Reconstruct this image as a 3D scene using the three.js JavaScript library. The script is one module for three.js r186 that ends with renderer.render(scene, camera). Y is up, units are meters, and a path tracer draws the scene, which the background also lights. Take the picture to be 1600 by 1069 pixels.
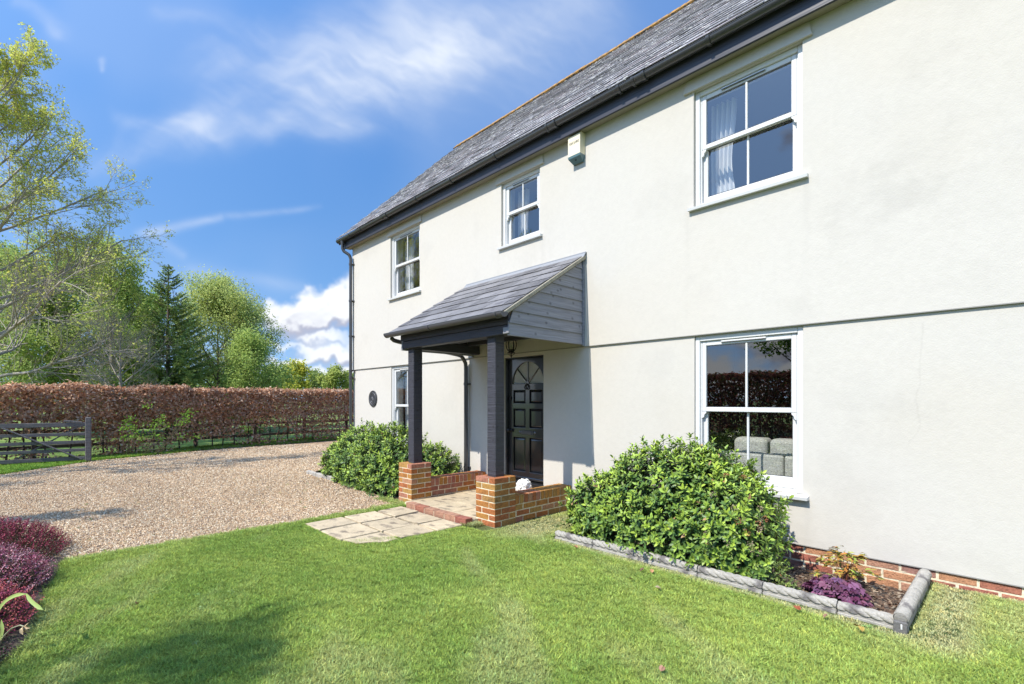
import * as THREE from 'three';
import { mergeGeometries } from 'three/addons/utils/BufferGeometryUtils.js';
import { RoundedBoxGeometry } from 'three/addons/geometries/RoundedBoxGeometry.js';
import { FontLoader } from 'three/addons/loaders/FontLoader.js';
import { TextGeometry } from 'three/addons/geometries/TextGeometry.js';

// ------------------------------------------------------------------ camera, sky, sun, exposure
// x runs along the house front, z out of it, the front wall is the plane z = 0
const scene = new THREE.Scene();
const camera = new THREE.PerspectiveCamera(2 * Math.atan(534.5 / 760) * 180 / Math.PI, 1600 / 1069, 0.05, 2000);
const FW = new THREE.Vector3(-0.7212, 0, -0.69273), RT = new THREE.Vector3(0.69273, 0, -0.7212);
camera.position.set(0, 1.4625, 5.138);
camera.lookAt(camera.position.clone().add(FW));
camera.setViewOffset(1600, 1069, 0, -92.5, 1600, 1069);
const renderer = new THREE.WebGLRenderer({ antialias: true });
renderer.toneMapping = THREE.LinearToneMapping;
renderer.toneMappingExposure = 1.52;
renderer.shadowMap.enabled = true;
const SUN = new THREE.Vector3(-0.075, 1.17, 1).normalize();
const sun = new THREE.DirectionalLight(new THREE.Color(1, 0.945, 0.85), 4.2);
sun.name = 'sun';
sun.position.copy(SUN).multiplyScalar(60).add(new THREE.Vector3(-6, 0, 0));
sun.target.position.set(-6, 0, 0);
sun.castShadow = true; sun.shadow.radius = 1; sun.shadow.mapSize.set(4096, 4096);
Object.assign(sun.shadow.camera, { left: -28, right: 22, top: 22, bottom: -22, near: 1, far: 140 });
scene.add(sun, sun.target);

// ------------------------------------------------------------------ numbers and noise
function mulberry(a) { return () => { a |= 0; a = a + 0x6D2B79F5 | 0; let t = Math.imul(a ^ a >>> 15, 1 | a); t = t + Math.imul(t ^ t >>> 7, 61 | t) ^ t; return ((t ^ t >>> 14) >>> 0) / 4294967296; }; }
let R = mulberry(7);
const rr = (a, b) => a + (b - a) * R();
const gauss = () => (R() + R() + R() - 1.5) / 0.75;
const clamp = (x, a = 0, b = 1) => Math.min(b, Math.max(a, x));
const lerp = (a, b, t) => a + (b - a) * t;
const sm = (a, b, x) => { const t = clamp((x - a) / (b - a)); return t * t * (3 - 2 * t); };
const HT = new Float32Array(65536); { const h = mulberry(99); for (let i = 0; i < 65536; i++) HT[i] = h(); }
const hash = (x, y, s = 0) => HT[((Math.imul(x, 374761393) + Math.imul(y, 668265263) + Math.imul(s, 974711)) >>> 7) & 65535];
function vn(x, y, px = 0, py = 0, s = 0) {
  const xi = Math.floor(x), yi = Math.floor(y), fx = x - xi, fy = y - yi, u = fx * fx * (3 - 2 * fx), v = fy * fy * (3 - 2 * fy);
  let x0 = xi, x1 = xi + 1, y0 = yi, y1 = yi + 1;
  if (px) { x0 = ((x0 % px) + px) % px; x1 = ((x1 % px) + px) % px; }
  if (py) { y0 = ((y0 % py) + py) % py; y1 = ((y1 % py) + py) % py; }
  return lerp(lerp(hash(x0, y0, s), hash(x1, y0, s), u), lerp(hash(x0, y1, s), hash(x1, y1, s), u), v);
}
function fbm(x, y, o = 4, px = 0, py = 0, s = 0) { let a = 0.5, r = 0, n = 0; for (let i = 0; i < o; i++) { r += a * vn(x, y, px, py, s + i); n += a; x *= 2; y *= 2; px *= 2; py *= 2; a *= 0.5; } return r / n; }
function worley(x, y, p, s = 0) {   // tileable; returns [f1, f2, cell hash]
  const xi = Math.floor(x), yi = Math.floor(y); let a = 9, b = 9, id = 0;
  for (let j = -1; j <= 1; j++) for (let i = -1; i <= 1; i++) {
    const cx = xi + i, cy = yi + j, wx = ((cx % p) + p) % p, wy = ((cy % p) + p) % p;
    const dx = cx + hash(wx, wy, s) - x, dy = cy + hash(wx, wy, s + 1) - y, d = Math.hypot(dx, dy);
    if (d < a) { b = a; a = d; id = hash(wx, wy, s + 2); } else if (d < b) b = d;
  }
  return [a, b, id];
}
const enc = (c) => { c = clamp(c); return 255 * (c <= 0.0031308 ? 12.92 * c : 1.055 * Math.pow(c, 1 / 2.4) - 0.055); };
function tex(w, h, fn, srgb = true) {     // fn(u, v) gives linear colour or a number
  const d = new Uint8Array(w * h * 4);
  for (let y = 0, i = 0; y < h; y++) for (let x = 0; x < w; x++, i += 4) {
    let c = fn((x + 0.5) / w, (y + 0.5) / h); if (typeof c === 'number') c = [c, c, c];
    for (let k = 0; k < 3; k++) d[i + k] = srgb ? enc(c[k]) : 255 * clamp(c[k]);
    d[i + 3] = 255;
  }
  const t = new THREE.DataTexture(d, w, h, THREE.RGBAFormat);
  t.wrapS = t.wrapT = THREE.RepeatWrapping; t.magFilter = THREE.LinearFilter; t.minFilter = THREE.LinearMipmapLinearFilter; t.generateMipmaps = true;
  if (srgb) t.colorSpace = THREE.SRGBColorSpace;
  t.needsUpdate = true; return t;
}
const rep = (t, x, y = x) => { const c = t.clone(); c.repeat.set(x, y); c.needsUpdate = true; return c; };

// ------------------------------------------------------------------ sky: air, cirrus, cumulus
{
  const W = 3072, H = 1536, d = new Float32Array(W * H * 4);
  const sx = SUN.x, sy = SUN.y, sz = SUN.z;
  const seg = (px, py, a, b, c, e) => { const dx = c - a, dy = e - b, t = clamp(((px - a) * dx + (py - b) * dy) / (dx * dx + dy * dy)); return [Math.hypot(px - a - dx * t, py - b - dy * t), t]; };
  const puffs = [[520, 462, 46, 30], [560, 448, 40, 34], [600, 452, 50, 34], [462, 490, 40, 22], [418, 486, 22, 17], [440, 510, 58, 20], [495, 500, 46, 24], [540, 494, 40, 26], [388, 503, 14, 8], [490, 553, 40, 17], [530, 562, 46, 22], [455, 566, 36, 10], [575, 556, 50, 28], [640, 560, 60, 24], [700, 470, 70, 40], [500, 478, 60, 26], [420, 545, 60, 9], [500, 530, 80, 14], [450, 585, 90, 12], [540, 590, 60, 12], [395, 570, 60, 8]];
  for (let y = 0; y < H; y++) {
    const el = ((y + 0.5) / H - 0.5) * Math.PI, sel = Math.sin(el), cel = Math.cos(el), e = Math.max(sel, 0);
    for (let x = 0; x < W; x++) {
      const i = (y * W + x) * 4;
      if (el < -0.02) { d[i] = 0.16; d[i + 1] = 0.18; d[i + 2] = 0.12; d[i + 3] = 1; continue; }
      const az = ((x + 0.5) / W - 0.5) * 2 * Math.PI, X = Math.cos(az) * cel, Z = Math.sin(az) * cel, Y = sel;
      const cs = X * sx + Y * sy + Z * sz;
      // clear air
      const k = Math.pow(1 - e, 3.2), k2 = Math.pow(1 - e, 14);
      let r = lerp(0.052, 0.26, k), g = lerp(0.185, 0.49, k), b = lerp(0.56, 0.92, k);
      r = lerp(r, 0.50, k2 * 0.7); g = lerp(g, 0.66, k2 * 0.7); b = lerp(b, 0.90, k2 * 0.7);
      const glow = Math.pow(Math.max(0, cs * 0.5 + 0.5), 5) * 0.60 + Math.pow(Math.max(0, cs), 40) * 0.3;  // broad sun-side glow added over the clear air, raised to lighten the shade
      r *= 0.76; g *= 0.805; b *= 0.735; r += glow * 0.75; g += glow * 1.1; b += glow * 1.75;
      // cirrus, wispy bands on a high layer
      const inv = 1 / (Y + 0.16), qx = X * inv, qz = Z * inv;
      const dep = X * FW.x + Z * FW.z;
      let px = -9999, py = 0, win = 0, ci = 0;
      if (dep > 0.25) { px = 800 + 760 * (X * RT.x + Z * RT.z) / dep; py = 627 - 760 * Y / dep; win = sm(0.25, 0.5, dep) * sm(-700, -250, px) * sm(2300, 1500, px); }
      if (win < 1) {
      const wx = fbm(qx * 1.3, qz * 1.3, 3, 0, 0, 11), wz = fbm(qx * 1.3 + 7, qz * 1.3 + 3, 3, 0, 0, 12);
      const st = fbm((qx * 0.55 + qz * 0.85 + wx * 0.9) * 1.4, (qx * 0.85 - qz * 0.55 + wz * 0.5) * 7, 5, 0, 0, 13);
      const big = fbm(qx * 0.9 + 5.2, qz * 0.9 + 1.7, 3, 0, 0, 17);
      ci = sm(0.40, 0.80, st) * sm(0.42, 0.70, big) * 0.7;
      }
      if (win > 0) {
        // the cirrus in front of the house
        const nx = (fbm(px * 0.012, py * 0.012, 4, 0, 0, 21) - 0.5) * 46, ny = (fbm(px * 0.012 + 40, py * 0.012, 4, 0, 0, 22) - 0.5) * 46;
        const fx = px + nx, fy = py + ny;
        const fine = fbm(fx * 0.012 + fy * 0.016, fx * 0.03 - fy * 0.055, 5, 0, 0, 23), fan = fbm(Math.atan2(fy - 330, fx - 80) * 9, Math.hypot(fx - 80, fy - 330) * 0.006, 5, 0, 0, 24);
        const wisp = (a, c0, c, e2, w0, w1, s) => { const [q, t] = seg(fx, fy, a, c0, c, e2), w = lerp(w0, w1, t); return s * Math.exp(-q * q / (w * w)); };
        const tx = px + nx * 0.2, ty = py + ny * 0.2, streak = (a, c0, c, e2, w0, w1, s) => { const [q, t] = seg(tx, ty, a, c0, c, e2), w = lerp(w0, w1, t); return s * Math.exp(-q * q / (w * w)); };
        const m = 0.8 * wisp(300, 190, 800, 95, 35, 90, 0.34) + wisp(560, 205, 300, 190, 14, 22, 0.16) + wisp(340, 105, 640, 35, 40, 75, 0.42) + wisp(480, 130, 900, 20, 45, 70, 0.42) + wisp(200, 195, 520, 205, 12, 24, 0.26) + wisp(150, 260, 330, 190, 22, 30, 0.22)
          + wisp(520, 165, 720, 90, 45, 40, 0.3) + wisp(30, 0, 90, 60, 10, 14, 0.3) + wisp(250, 10, 420, 40, 16, 20, 0.16);
        const thin = Math.max(streak(215, 368, 345, 342, 9, 6, 0.36) * sm(190, 240, px), streak(340, 342, 500, 322, 6, 4, 0.2) * sm(520, 470, px)) + streak(240, 372, 285, 398, 11, 7, 0.16) + streak(300, 425, 470, 450, 13, 11, 0.14) + wisp(150, 95, 158, 110, 5, 4, 0.3);
        ci = lerp(ci, clamp(m * (0.34 + 0.5 * sm(0.25, 0.85, fine * 0.45 + fan * 0.55)) + thin * (0.3 + 0.8 * fine) + 0.08 * sm(0.45, 0.7, fbm(px * 0.004, py * 0.004, 3, 0, 0, 17))), win);
      }
      // cumulus low over the horizon all round
      const ed = el * 57.3; let cu = 0, shade = 0;
      if (ed < 32 && ed > -1) {
        const n1 = fbm(az * 14, ed * 0.32, 5, Math.round(2 * Math.PI * 14), 0, 31), n2 = fbm(az * 14, (ed + 1.1) * 0.32, 4, Math.round(2 * Math.PI * 14), 0, 31);
        let den = n1 * 1.15 - 0.57 - Math.max(0, ed - 13) * 0.022 + 0.1 * sm(9, 3, ed), up = n2 * 1.15 - 0.57;
        if (px > -200 && px < 1500) {
          const jx = (fbm(px * 0.05, py * 0.05, 6, 0, 0, 41) - 0.5) * 42, jy = (fbm(px * 0.05 + 9, py * 0.05, 6, 0, 0, 42) - 0.5) * 40;
          let f = 0, f2 = 0;
          for (const [a, c, wx2, wy2] of puffs) { const u = (px + jx - a) / wx2, v = (py + jy - c) / wy2, v2 = (py + jy - 10 - c) / wy2; f += Math.exp(-1.5 * (u * u + v * v)); f2 += Math.exp(-1.5 * (u * u + v2 * v2)); }
          f = (Math.min(f, 1.6) - 0.5) * 0.9; f2 = (Math.min(f2, 1.6) - 0.5) * 0.9;
          const mine = sm(250, 330, px) * sm(900, 720, px);
          den = lerp(den, f * 0.3, mine); up = lerp(up, f2 * 0.3 - 0.012, mine);
          if (px < 330) den -= 0.4 * sm(-200, 0, px);
        }
        cu = sm(-0.045, 0.24, den) * sm(-1, 1.5, ed);
        shade = clamp(0.46 + (den - up) * -6.5 + (fbm(az * 40, ed * 1.1, 3, 0, 0, 33) - 0.5) * 0.5);      // thick above: a grey base
      }
      r = lerp(r, 0.62, ci); g = lerp(g, 0.66, ci); b = lerp(b, 0.72, ci);
      const sh = clamp(1 - shade * 0.9), lit = lerp(1.0, 0.48, clamp(shade * 1.35 - 0.40));
      r = lerp(r, 0.70 * lit, cu * 0.96); g = lerp(g, 0.715 * lit, cu * 0.96); b = lerp(b, 0.73 * Math.pow(lit, 0.75), cu * 0.96);
      d[i] = r; d[i + 1] = g; d[i + 2] = b; d[i + 3] = 1;
    }
  }
  const t = new THREE.DataTexture(d, W, H, THREE.RGBAFormat, THREE.FloatType);
  t.mapping = THREE.EquirectangularReflectionMapping; t.magFilter = THREE.LinearFilter; t.minFilter = THREE.LinearFilter; t.needsUpdate = true;
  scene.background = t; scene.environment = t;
}

// ------------------------------------------------------------------ builders
{ const f = THREE.BufferGeometry.prototype.toNonIndexed; THREE.BufferGeometry.prototype.toNonIndexed = function () { return this.index ? f.call(this) : this; }; }
const taken = {};
function numbered(n) { const k = taken[n] = (taken[n] ?? -1) + 1; return k ? n + '_' + String(k).padStart(3, '0') : n; }
function tag(o, label, category, group, kind) {
  if (label) o.userData.label = label; if (category) o.userData.category = category; if (group) o.userData.group = group; if (kind) o.userData.kind = kind; return o;
}
function thing(name, label, category, group, pos = [0, 0, 0], turn = 0) { const o = new THREE.Group(); o.name = numbered(name); o.position.set(...pos); o.rotation.y = turn; scene.add(o); return tag(o, label, category, group); }
function mesh(name, geo, mat, parent = scene, kind) {
  const g = Array.isArray(geo) ? merge(geo) : geo, m = new THREE.Mesh(g, mat);
  m.name = parent === scene ? numbered(name) : name; m.castShadow = m.receiveShadow = true; if (kind) m.userData.kind = kind; parent.add(m); return m;
}
function part(name, parent) { const o = new THREE.Group(); o.name = name; parent.add(o); return o; }
function merge(list) {
  const anyColor = list.some((g) => g.attributes.color);
  return mergeGeometries(list.map((g) => {
    g = g.index ? g.toNonIndexed() : g.clone();
    for (const k of Object.keys(g.attributes)) if (!['position', 'normal', 'uv', 'color'].includes(k)) g.deleteAttribute(k);
    if (!g.attributes.uv) boxUV(g);
    if (anyColor && !g.attributes.color) g.setAttribute('color', new THREE.BufferAttribute(new Float32Array(g.attributes.position.count * 3).fill(1), 3));
    g.morphAttributes = {}; return g;
  }));
}
function boxUV(g, ox = 0, oy = 0) {       // uv in metres, one plane per face
  const n = g.attributes.normal, p = g.attributes.position, uv = new Float32Array(p.count * 2);
  for (let i = 0; i < p.count; i++) {
    const ax = Math.abs(n.getX(i)), ay = Math.abs(n.getY(i)), az = Math.abs(n.getZ(i));
    const [u, v] = ay >= ax && ay >= az ? [p.getX(i), p.getZ(i)] : ax >= az ? [p.getZ(i), p.getY(i)] : [p.getX(i), p.getY(i)];
    uv[i * 2] = u + ox; uv[i * 2 + 1] = v + oy;
  }
  g.setAttribute('uv', new THREE.BufferAttribute(uv, 2)); return g;
}
function box(x0, x1, y0, y1, z0, z1) { const g = new THREE.BoxGeometry(x1 - x0, y1 - y0, z1 - z0).toNonIndexed(); g.translate((x0 + x1) / 2, (y0 + y1) / 2, (z0 + z1) / 2); return boxUV(g); }
function rbox(x0, x1, y0, y1, z0, z1, r = 0.008) { return cham(x1 - x0, y1 - y0, z1 - z0, r).translate((x0 + x1) / 2, (y0 + y1) / 2, (z0 + z1) / 2); }
function poly(faces) {                    // flat faces from loops of points, outward when counter-clockwise
  const p = []; for (const f of faces) for (let i = 1; i + 1 < f.length; i++) p.push(...f[0], ...f[i], ...f[i + 1]);
  const g = new THREE.BufferGeometry(); g.setAttribute('position', new THREE.BufferAttribute(new Float32Array(p), 3)); g.computeVertexNormals(); return boxUV(g);
}
function cham(w, h, d, c, jit = 0, rnd = R) {  // box with chamfered edges, centred
  const x = w / 2, y = h / 2, z = d / 2, V = {}, faces = [], j = () => jit ? (rnd() - 0.5) * jit : 0;
  for (const a of [-1, 1]) for (const b of [-1, 1]) for (const e of [-1, 1]) {
    const k = `${a}${b}${e}`;
    V[k + 'x'] = [a * x + j(), b * (y - c) + j(), e * (z - c) + j()]; V[k + 'y'] = [a * (x - c) + j(), b * y + j(), e * (z - c) + j()]; V[k + 'z'] = [a * (x - c) + j(), b * (y - c) + j(), e * z + j()];
  }
  const add = (l) => { // orient outward
    const [A, B, C] = l, n = [(B[1] - A[1]) * (C[2] - A[2]) - (B[2] - A[2]) * (C[1] - A[1]), (B[2] - A[2]) * (C[0] - A[0]) - (B[0] - A[0]) * (C[2] - A[2]), (B[0] - A[0]) * (C[1] - A[1]) - (B[1] - A[1]) * (C[0] - A[0])];
    faces.push(n[0] * A[0] + n[1] * A[1] + n[2] * A[2] < 0 ? l.slice().reverse() : l);
  };
  const S = [-1, 1], K = (a, b, e, t) => V[`${a}${b}${e}${t}`];
  for (const a of S) { add([K(a, -1, -1, 'x'), K(a, 1, -1, 'x'), K(a, 1, 1, 'x'), K(a, -1, 1, 'x')]); add([K(-1, a, -1, 'y'), K(1, a, -1, 'y'), K(1, a, 1, 'y'), K(-1, a, 1, 'y')]); add([K(-1, -1, a, 'z'), K(1, -1, a, 'z'), K(1, 1, a, 'z'), K(-1, 1, a, 'z')]); }
  for (const a of S) for (const b of S) {
    add([K(a, b, -1, 'x'), K(a, b, 1, 'x'), K(a, b, 1, 'y'), K(a, b, -1, 'y')]); add([K(a, -1, b, 'x'), K(a, 1, b, 'x'), K(a, 1, b, 'z'), K(a, -1, b, 'z')]); add([K(-1, a, b, 'y'), K(1, a, b, 'y'), K(1, a, b, 'z'), K(-1, a, b, 'z')]);
    for (const e of S) add([K(a, b, e, 'x'), K(a, b, e, 'y'), K(a, b, e, 'z')]);
  }
  return poly(faces);
}
function tube(pts, r, sides = 10, steps = 24) { const c = new THREE.CatmullRomCurve3(pts.map((p) => new THREE.Vector3(...p)), false, 'catmullrom', 0.3); return new THREE.TubeGeometry(c, steps, r, sides, false); }
function cyl(a, b, r0, r1 = r0, sides = 10) {
  const A = new THREE.Vector3(...a), B = new THREE.Vector3(...b), L = A.distanceTo(B), g = new THREE.CylinderGeometry(r1, r0, L, sides, 1);
  g.translate(0, L / 2, 0); g.applyQuaternion(new THREE.Quaternion().setFromUnitVectors(new THREE.Vector3(0, 1, 0), B.clone().sub(A).normalize())); return g.translate(...a);
}
function bar(a, b, w, h, up = [0, 1, 0]) { // squared timber between two points
  const A = new THREE.Vector3(...a), B = new THREE.Vector3(...b), L = A.distanceTo(B), Zv = B.clone().sub(A).normalize(), Xv = new THREE.Vector3(...up).cross(Zv).normalize(), Yv = Zv.clone().cross(Xv);
  const g = cham(w, h, L, 0.006); g.applyMatrix4(new THREE.Matrix4().makeBasis(Xv, Yv, Zv)); return g.translate((a[0] + b[0]) / 2, (a[1] + b[1]) / 2, (a[2] + b[2]) / 2);
}
class Buf {                                // grows; leaves and twigs are collected here and become one mesh
  constructor(n = 4096) { this.p = new Float32Array(n * 3); this.c = new Float32Array(n * 3); this.n = 0; this.idx = new Uint32Array(n * 3); this.k = 0; }
  v(x, y, z, c) { if ((this.n + 1) * 3 > this.p.length) { for (const q of ['p', 'c']) { const b = new Float32Array(this[q].length * 2); b.set(this[q]); this[q] = b; } } const i = this.n * 3; this.p[i] = x; this.p[i + 1] = y; this.p[i + 2] = z; this.c[i] = c[0]; this.c[i + 1] = c[1]; this.c[i + 2] = c[2]; return this.n++; }
  t(a, b, c) { if (this.k + 3 > this.idx.length) { const q = new Uint32Array(this.idx.length * 2); q.set(this.idx); this.idx = q; } this.idx[this.k++] = a; this.idx[this.k++] = b; this.idx[this.k++] = c; }
  geo() { const g = new THREE.BufferGeometry(); g.setAttribute('position', new THREE.BufferAttribute(this.p.slice(0, this.n * 3), 3)); g.setAttribute('color', new THREE.BufferAttribute(this.c.slice(0, this.n * 3), 3)); g.setIndex(new THREE.BufferAttribute(this.idx.slice(0, this.k), 1)); g.computeVertexNormals(); return g; }
  // a leaf: base o, direction d (unit), face normal n, length l, width w; fold lifts its sides; fine gives a rounder outline
  leaf(o, d, n, l, w, c, fold = 0.25, fine = false, droop = 0) {
    let sx = d[1] * n[2] - d[2] * n[1], sy = d[2] * n[0] - d[0] * n[2], sz = d[0] * n[1] - d[1] * n[0]; const q = Math.hypot(sx, sy, sz) || 1; sx /= q; sy /= q; sz /= q;
    const P = (t, s, f) => this.v(o[0] + d[0] * l * t + sx * w * s + n[0] * (f * w - droop * l * t * t), o[1] + d[1] * l * t + sy * w * s + n[1] * (f * w - droop * l * t * t), o[2] + d[2] * l * t + sz * w * s + n[2] * (f * w - droop * l * t * t), c);
    if (!fine) { const a = P(0, 0, 0), b = P(0.45, 0.5, fold), e = P(1, 0, 0), f = P(0.45, -0.5, fold); this.t(a, b, e); this.t(a, e, f); return; }
    const a = P(0, 0, 0), m1 = P(0.35, 0, 0), m2 = P(0.7, 0, 0), e = P(1, 0, 0), l1 = P(0.3, 0.46, fold), l2 = P(0.68, 0.38, fold), r1 = P(0.3, -0.46, fold), r2 = P(0.68, -0.38, fold);
    this.t(a, l1, m1); this.t(l1, l2, m1); this.t(l2, m2, m1); this.t(l2, e, m2); this.t(a, m1, r1); this.t(r1, m1, r2); this.t(r2, m1, m2); this.t(r2, m2, e);
  }
  limb(pts, r0, r1, sides, c) {
    let prev = null, ux = 0, uy = 0, uz = 0;
    for (let i = 0; i < pts.length; i++) {
      const a = pts[Math.max(0, i - 1)], b = pts[Math.min(pts.length - 1, i + 1)]; let tx = b[0] - a[0], ty = b[1] - a[1], tz = b[2] - a[2]; const L = Math.hypot(tx, ty, tz) || 1; tx /= L; ty /= L; tz /= L;
      if (!i) { if (Math.abs(ty) < 0.9) { ux = -tz; uy = 0; uz = tx; } else { ux = 1; uy = 0; uz = 0; } }
      const dt = ux * tx + uy * ty + uz * tz; ux -= tx * dt; uy -= ty * dt; uz -= tz * dt; const q = Math.hypot(ux, uy, uz) || 1; ux /= q; uy /= q; uz /= q;
      const wx = ty * uz - tz * uy, wy = tz * ux - tx * uz, wz = tx * uy - ty * ux, r = lerp(r0, r1, i / (pts.length - 1)), ring = [];
      for (let k = 0; k < sides; k++) { const g = k / sides * 6.2832, x = Math.cos(g) * r, y = Math.sin(g) * r; ring.push(this.v(pts[i][0] + ux * x + wx * y, pts[i][1] + uy * x + wy * y, pts[i][2] + uz * x + wz * y, c)); }
      if (prev) for (let k = 0; k < sides; k++) { const n = (k + 1) % sides; this.t(prev[k], prev[n], ring[n]); this.t(prev[k], ring[n], ring[k]); }
      prev = ring;
    }
  }
}
const unit = (x, y, z) => { const l = Math.hypot(x, y, z) || 1; return [x / l, y / l, z / l]; };
const rdir = () => { const z = rr(-1, 1), a = rr(0, 6.2832), q = Math.sqrt(1 - z * z); return [Math.cos(a) * q, z, Math.sin(a) * q]; };
const perp = (d) => { const a = rdir(); const k = a[0] * d[0] + a[1] * d[1] + a[2] * d[2]; return unit(a[0] - d[0] * k, a[1] - d[1] * k, a[2] - d[2] * k); };
const mixc = (a, b, t) => [lerp(a[0], b[0], t), lerp(a[1], b[1], t), lerp(a[2], b[2], t)];
const vary = (c, k) => { const f = 1 + gauss() * k, h = gauss() * k * 0.35; return [c[0] * f * (1 + h), c[1] * f, c[2] * f * (1 - h)]; };

// ------------------------------------------------------------------ surfaces
const std = (o) => new THREE.MeshStandardMaterial(o), phy = (o) => new THREE.MeshPhysicalMaterial(o);
const C = (r, g, b) => new THREE.Color().setRGB(r, g, b);
const renderTex = tex(2048, 1024, (u, v) => {
  let x = u * 13.4; if (x > 2.7) x -= 13.4; const y = v * 5.2, a = fbm(u * 9, v * 4, 5, 9, 4, 1), b = fbm(u * 400, v * 160, 2, 400, 160, 2), m = fbm(x * 2.1 + 40, y * 2.1, 4, 0, 0, 3);
  let k = 0.93 + 0.05 * (a - 0.5) + 0.05 * (b - 0.5) - 0.035 * sm(0.55, 0.8, m), warm = 0.03 * sm(0.4, 0.7, fbm(x * 0.8 + 30, y * 0.8, 3, 0, 0, 4));
  for (const [sx, sy, w] of [[-2.53, 3.54, 1], [-1.37, 3.54, 1], [-5.64, 3.82, 0.8], [-4.7, 3.82, 0.8], [-9, 3.53, 0.8], [-7.8, 3.53, 0.8], [-2.53, 0.54, 0.7], [-1.37, 0.54, 1]]) { const dx = Math.abs(x - sx - 0.03 * (fbm(y * 3, sx, 2) - 0.5)), dy = sy - y; if (dy > 0 && dx < 0.12) k -= 0.05 * w * Math.exp(-dx * dx / 0.0012) * Math.exp(-dy * 1.4) * (0.4 + fbm(x * 40, y * 3, 2)); }
  for (const [sx, sy, r] of [[-0.86, 3.35, 0.35], [-0.62, 3.02, 0.3], [-1.2, 3.0, 0.22], [-0.55, 4.1, 0.3], [-2.3, 2.75, 0.25], [0.3, 3.4, 0.5], [-0.95, 1.4, 0.3]]) { const d = Math.hypot(x - sx, y - sy) / r; if (d < 2.5) k -= 0.045 * Math.exp(-d * d) * sm(0.35, 0.7, fbm(x * 6, y * 9, 4, 0, 0, 5)); }
  k -= 0.05 * sm(0.45, 0.11, y) * sm(0.3, 0.7, fbm(x * 5, y * 8, 3, 0, 0, 6));
  const cr = Math.abs(x + 0.72 + 0.12 * (fbm(y * 4, 7, 4) - 0.5) - 0.1 * y); if (y < 2.1 && y > 1.1 && cr < 0.006) k -= 0.05;
  return [k, k * (0.998 - warm * 0.35), k * (0.992 - warm)]; });
const grainBump = tex(512, 512, (u, v) => 0.5 + 0.5 * (fbm(u * 90, v * 90, 3, 90, 90, 5) - 0.5) + 0.5 * (fbm(u * 14, v * 14, 3, 14, 14, 6) - 0.5), false);
const brickTex = tex(256, 256, (u, v) => { const a = fbm(u * 6, v * 6, 4, 6, 6, 8), b = fbm(u * 40, v * 40, 3, 40, 40, 9), s = sm(0.62, 0.8, fbm(u * 8, v * 8, 4, 8, 8, 10)); const k = 0.72 + 0.5 * (a - 0.5) + 0.5 * (b - 0.5); return [k + 0.12 * s, k + 0.13 * s, k + 0.14 * s]; });
const brickBump = tex(256, 256, (u, v) => 0.5 + 0.6 * (fbm(u * 30, v * 30, 4, 30, 30, 15) - 0.5) - 0.5 * sm(0.7, 0.8, vn(u * 24, v * 24, 24, 24, 16)), false);
const slateTex = tex(1024, 1024, (u, v) => {
  const a = fbm(u * 8, v * 8, 5, 8, 8, 51), b = fbm(u * 60, v * 24, 3, 60, 24, 52); let k = 0.78 + 0.5 * (a - 0.5) + 0.35 * (b - 0.5);
  const [f, , id] = worley(u * 22, v * 22, 22, 53), rad = id > 0.7 ? (id - 0.7) * 1.5 : 0, l = sm(rad, rad * 0.55, f + 0.16 * (fbm(u * 90, v * 90, 2, 90, 90, 54) - 0.5)) * (rad > 0.05 ? 1 : 0);
  return [lerp(k, 4.2, l * 0.75), lerp(k, 4.2, l * 0.75), lerp(k * 1.04, 3.9, l * 0.75)].map((x) => x / 4.5); });
const woodTex = tex(512, 512, (u, v) => { const w = fbm(u * 3, v * 3, 3, 3, 3, 61) * 0.4, g = fbm(u * 4 + w, v * 70 + w * 6, 4, 4, 70, 62), [f] = worley(u * 4, v * 4, 4, 64), kn = sm(0.11, 0.03, f); const k = 0.8 + 0.5 * (g - 0.5) - 0.35 * kn; return k; });
const woodBump = tex(512, 512, (u, v) => fbm(u * 5, v * 90, 4, 5, 90, 63), false);
const stoneTex = tex(512, 512, (u, v) => { const a = fbm(u * 6, v * 6, 5, 6, 6, 71), b = fbm(u * 70, v * 70, 2, 70, 70, 72), m = sm(0.55, 0.78, fbm(u * 5, v * 9, 5, 5, 9, 73)); const k = 0.85 + 0.35 * (a - 0.5) + 0.3 * (b - 0.5) - 0.42 * m; return [k, k * (1 - 0.02 * m), k * (1 + 0.04 * m)]; });
const stoneBump = tex(512, 512, (u, v) => 0.6 * fbm(u * 9, v * 9, 5, 9, 9, 74) + 0.4 * fbm(u * 80, v * 80, 2, 80, 80, 75), false);
const gravelTex = tex(640, 640, (u, v) => { const [f1, f2, id] = worley(u * 56, v * 56, 56, 81), e = sm(0.0, 0.25, f2 - f1), a = fbm(u * 5, v * 5, 4, 5, 5, 84); const t = id; let c = t < 0.3 ? [0.36, 0.26, 0.18] : t < 0.55 ? [0.46, 0.36, 0.26] : t < 0.75 ? [0.30, 0.21, 0.145] : t < 0.88 ? [0.52, 0.44, 0.34] : [0.22, 0.18, 0.15]; const k = (0.35 + 0.65 * e) * (0.85 + 0.5 * (a - 0.5)); return c.map((x) => x * k); });
const gravelBump = tex(640, 640, (u, v) => { const [f1, f2, id] = worley(u * 56, v * 56, 56, 81); return (0.4 + 0.6 * id) * sm(0, 0.5, f2 - f1); }, false);
const soilTex = tex(512, 512, (u, v) => { const a = fbm(u * 8, v * 8, 5, 8, 8, 91), b = fbm(u * 50, v * 50, 3, 50, 50, 92); const k = 0.5 + 0.8 * (a - 0.5) + 0.9 * (b - 0.5); return [0.115 * k * 1.2, 0.082 * k * 1.2, 0.06 * k * 1.2]; });
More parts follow.
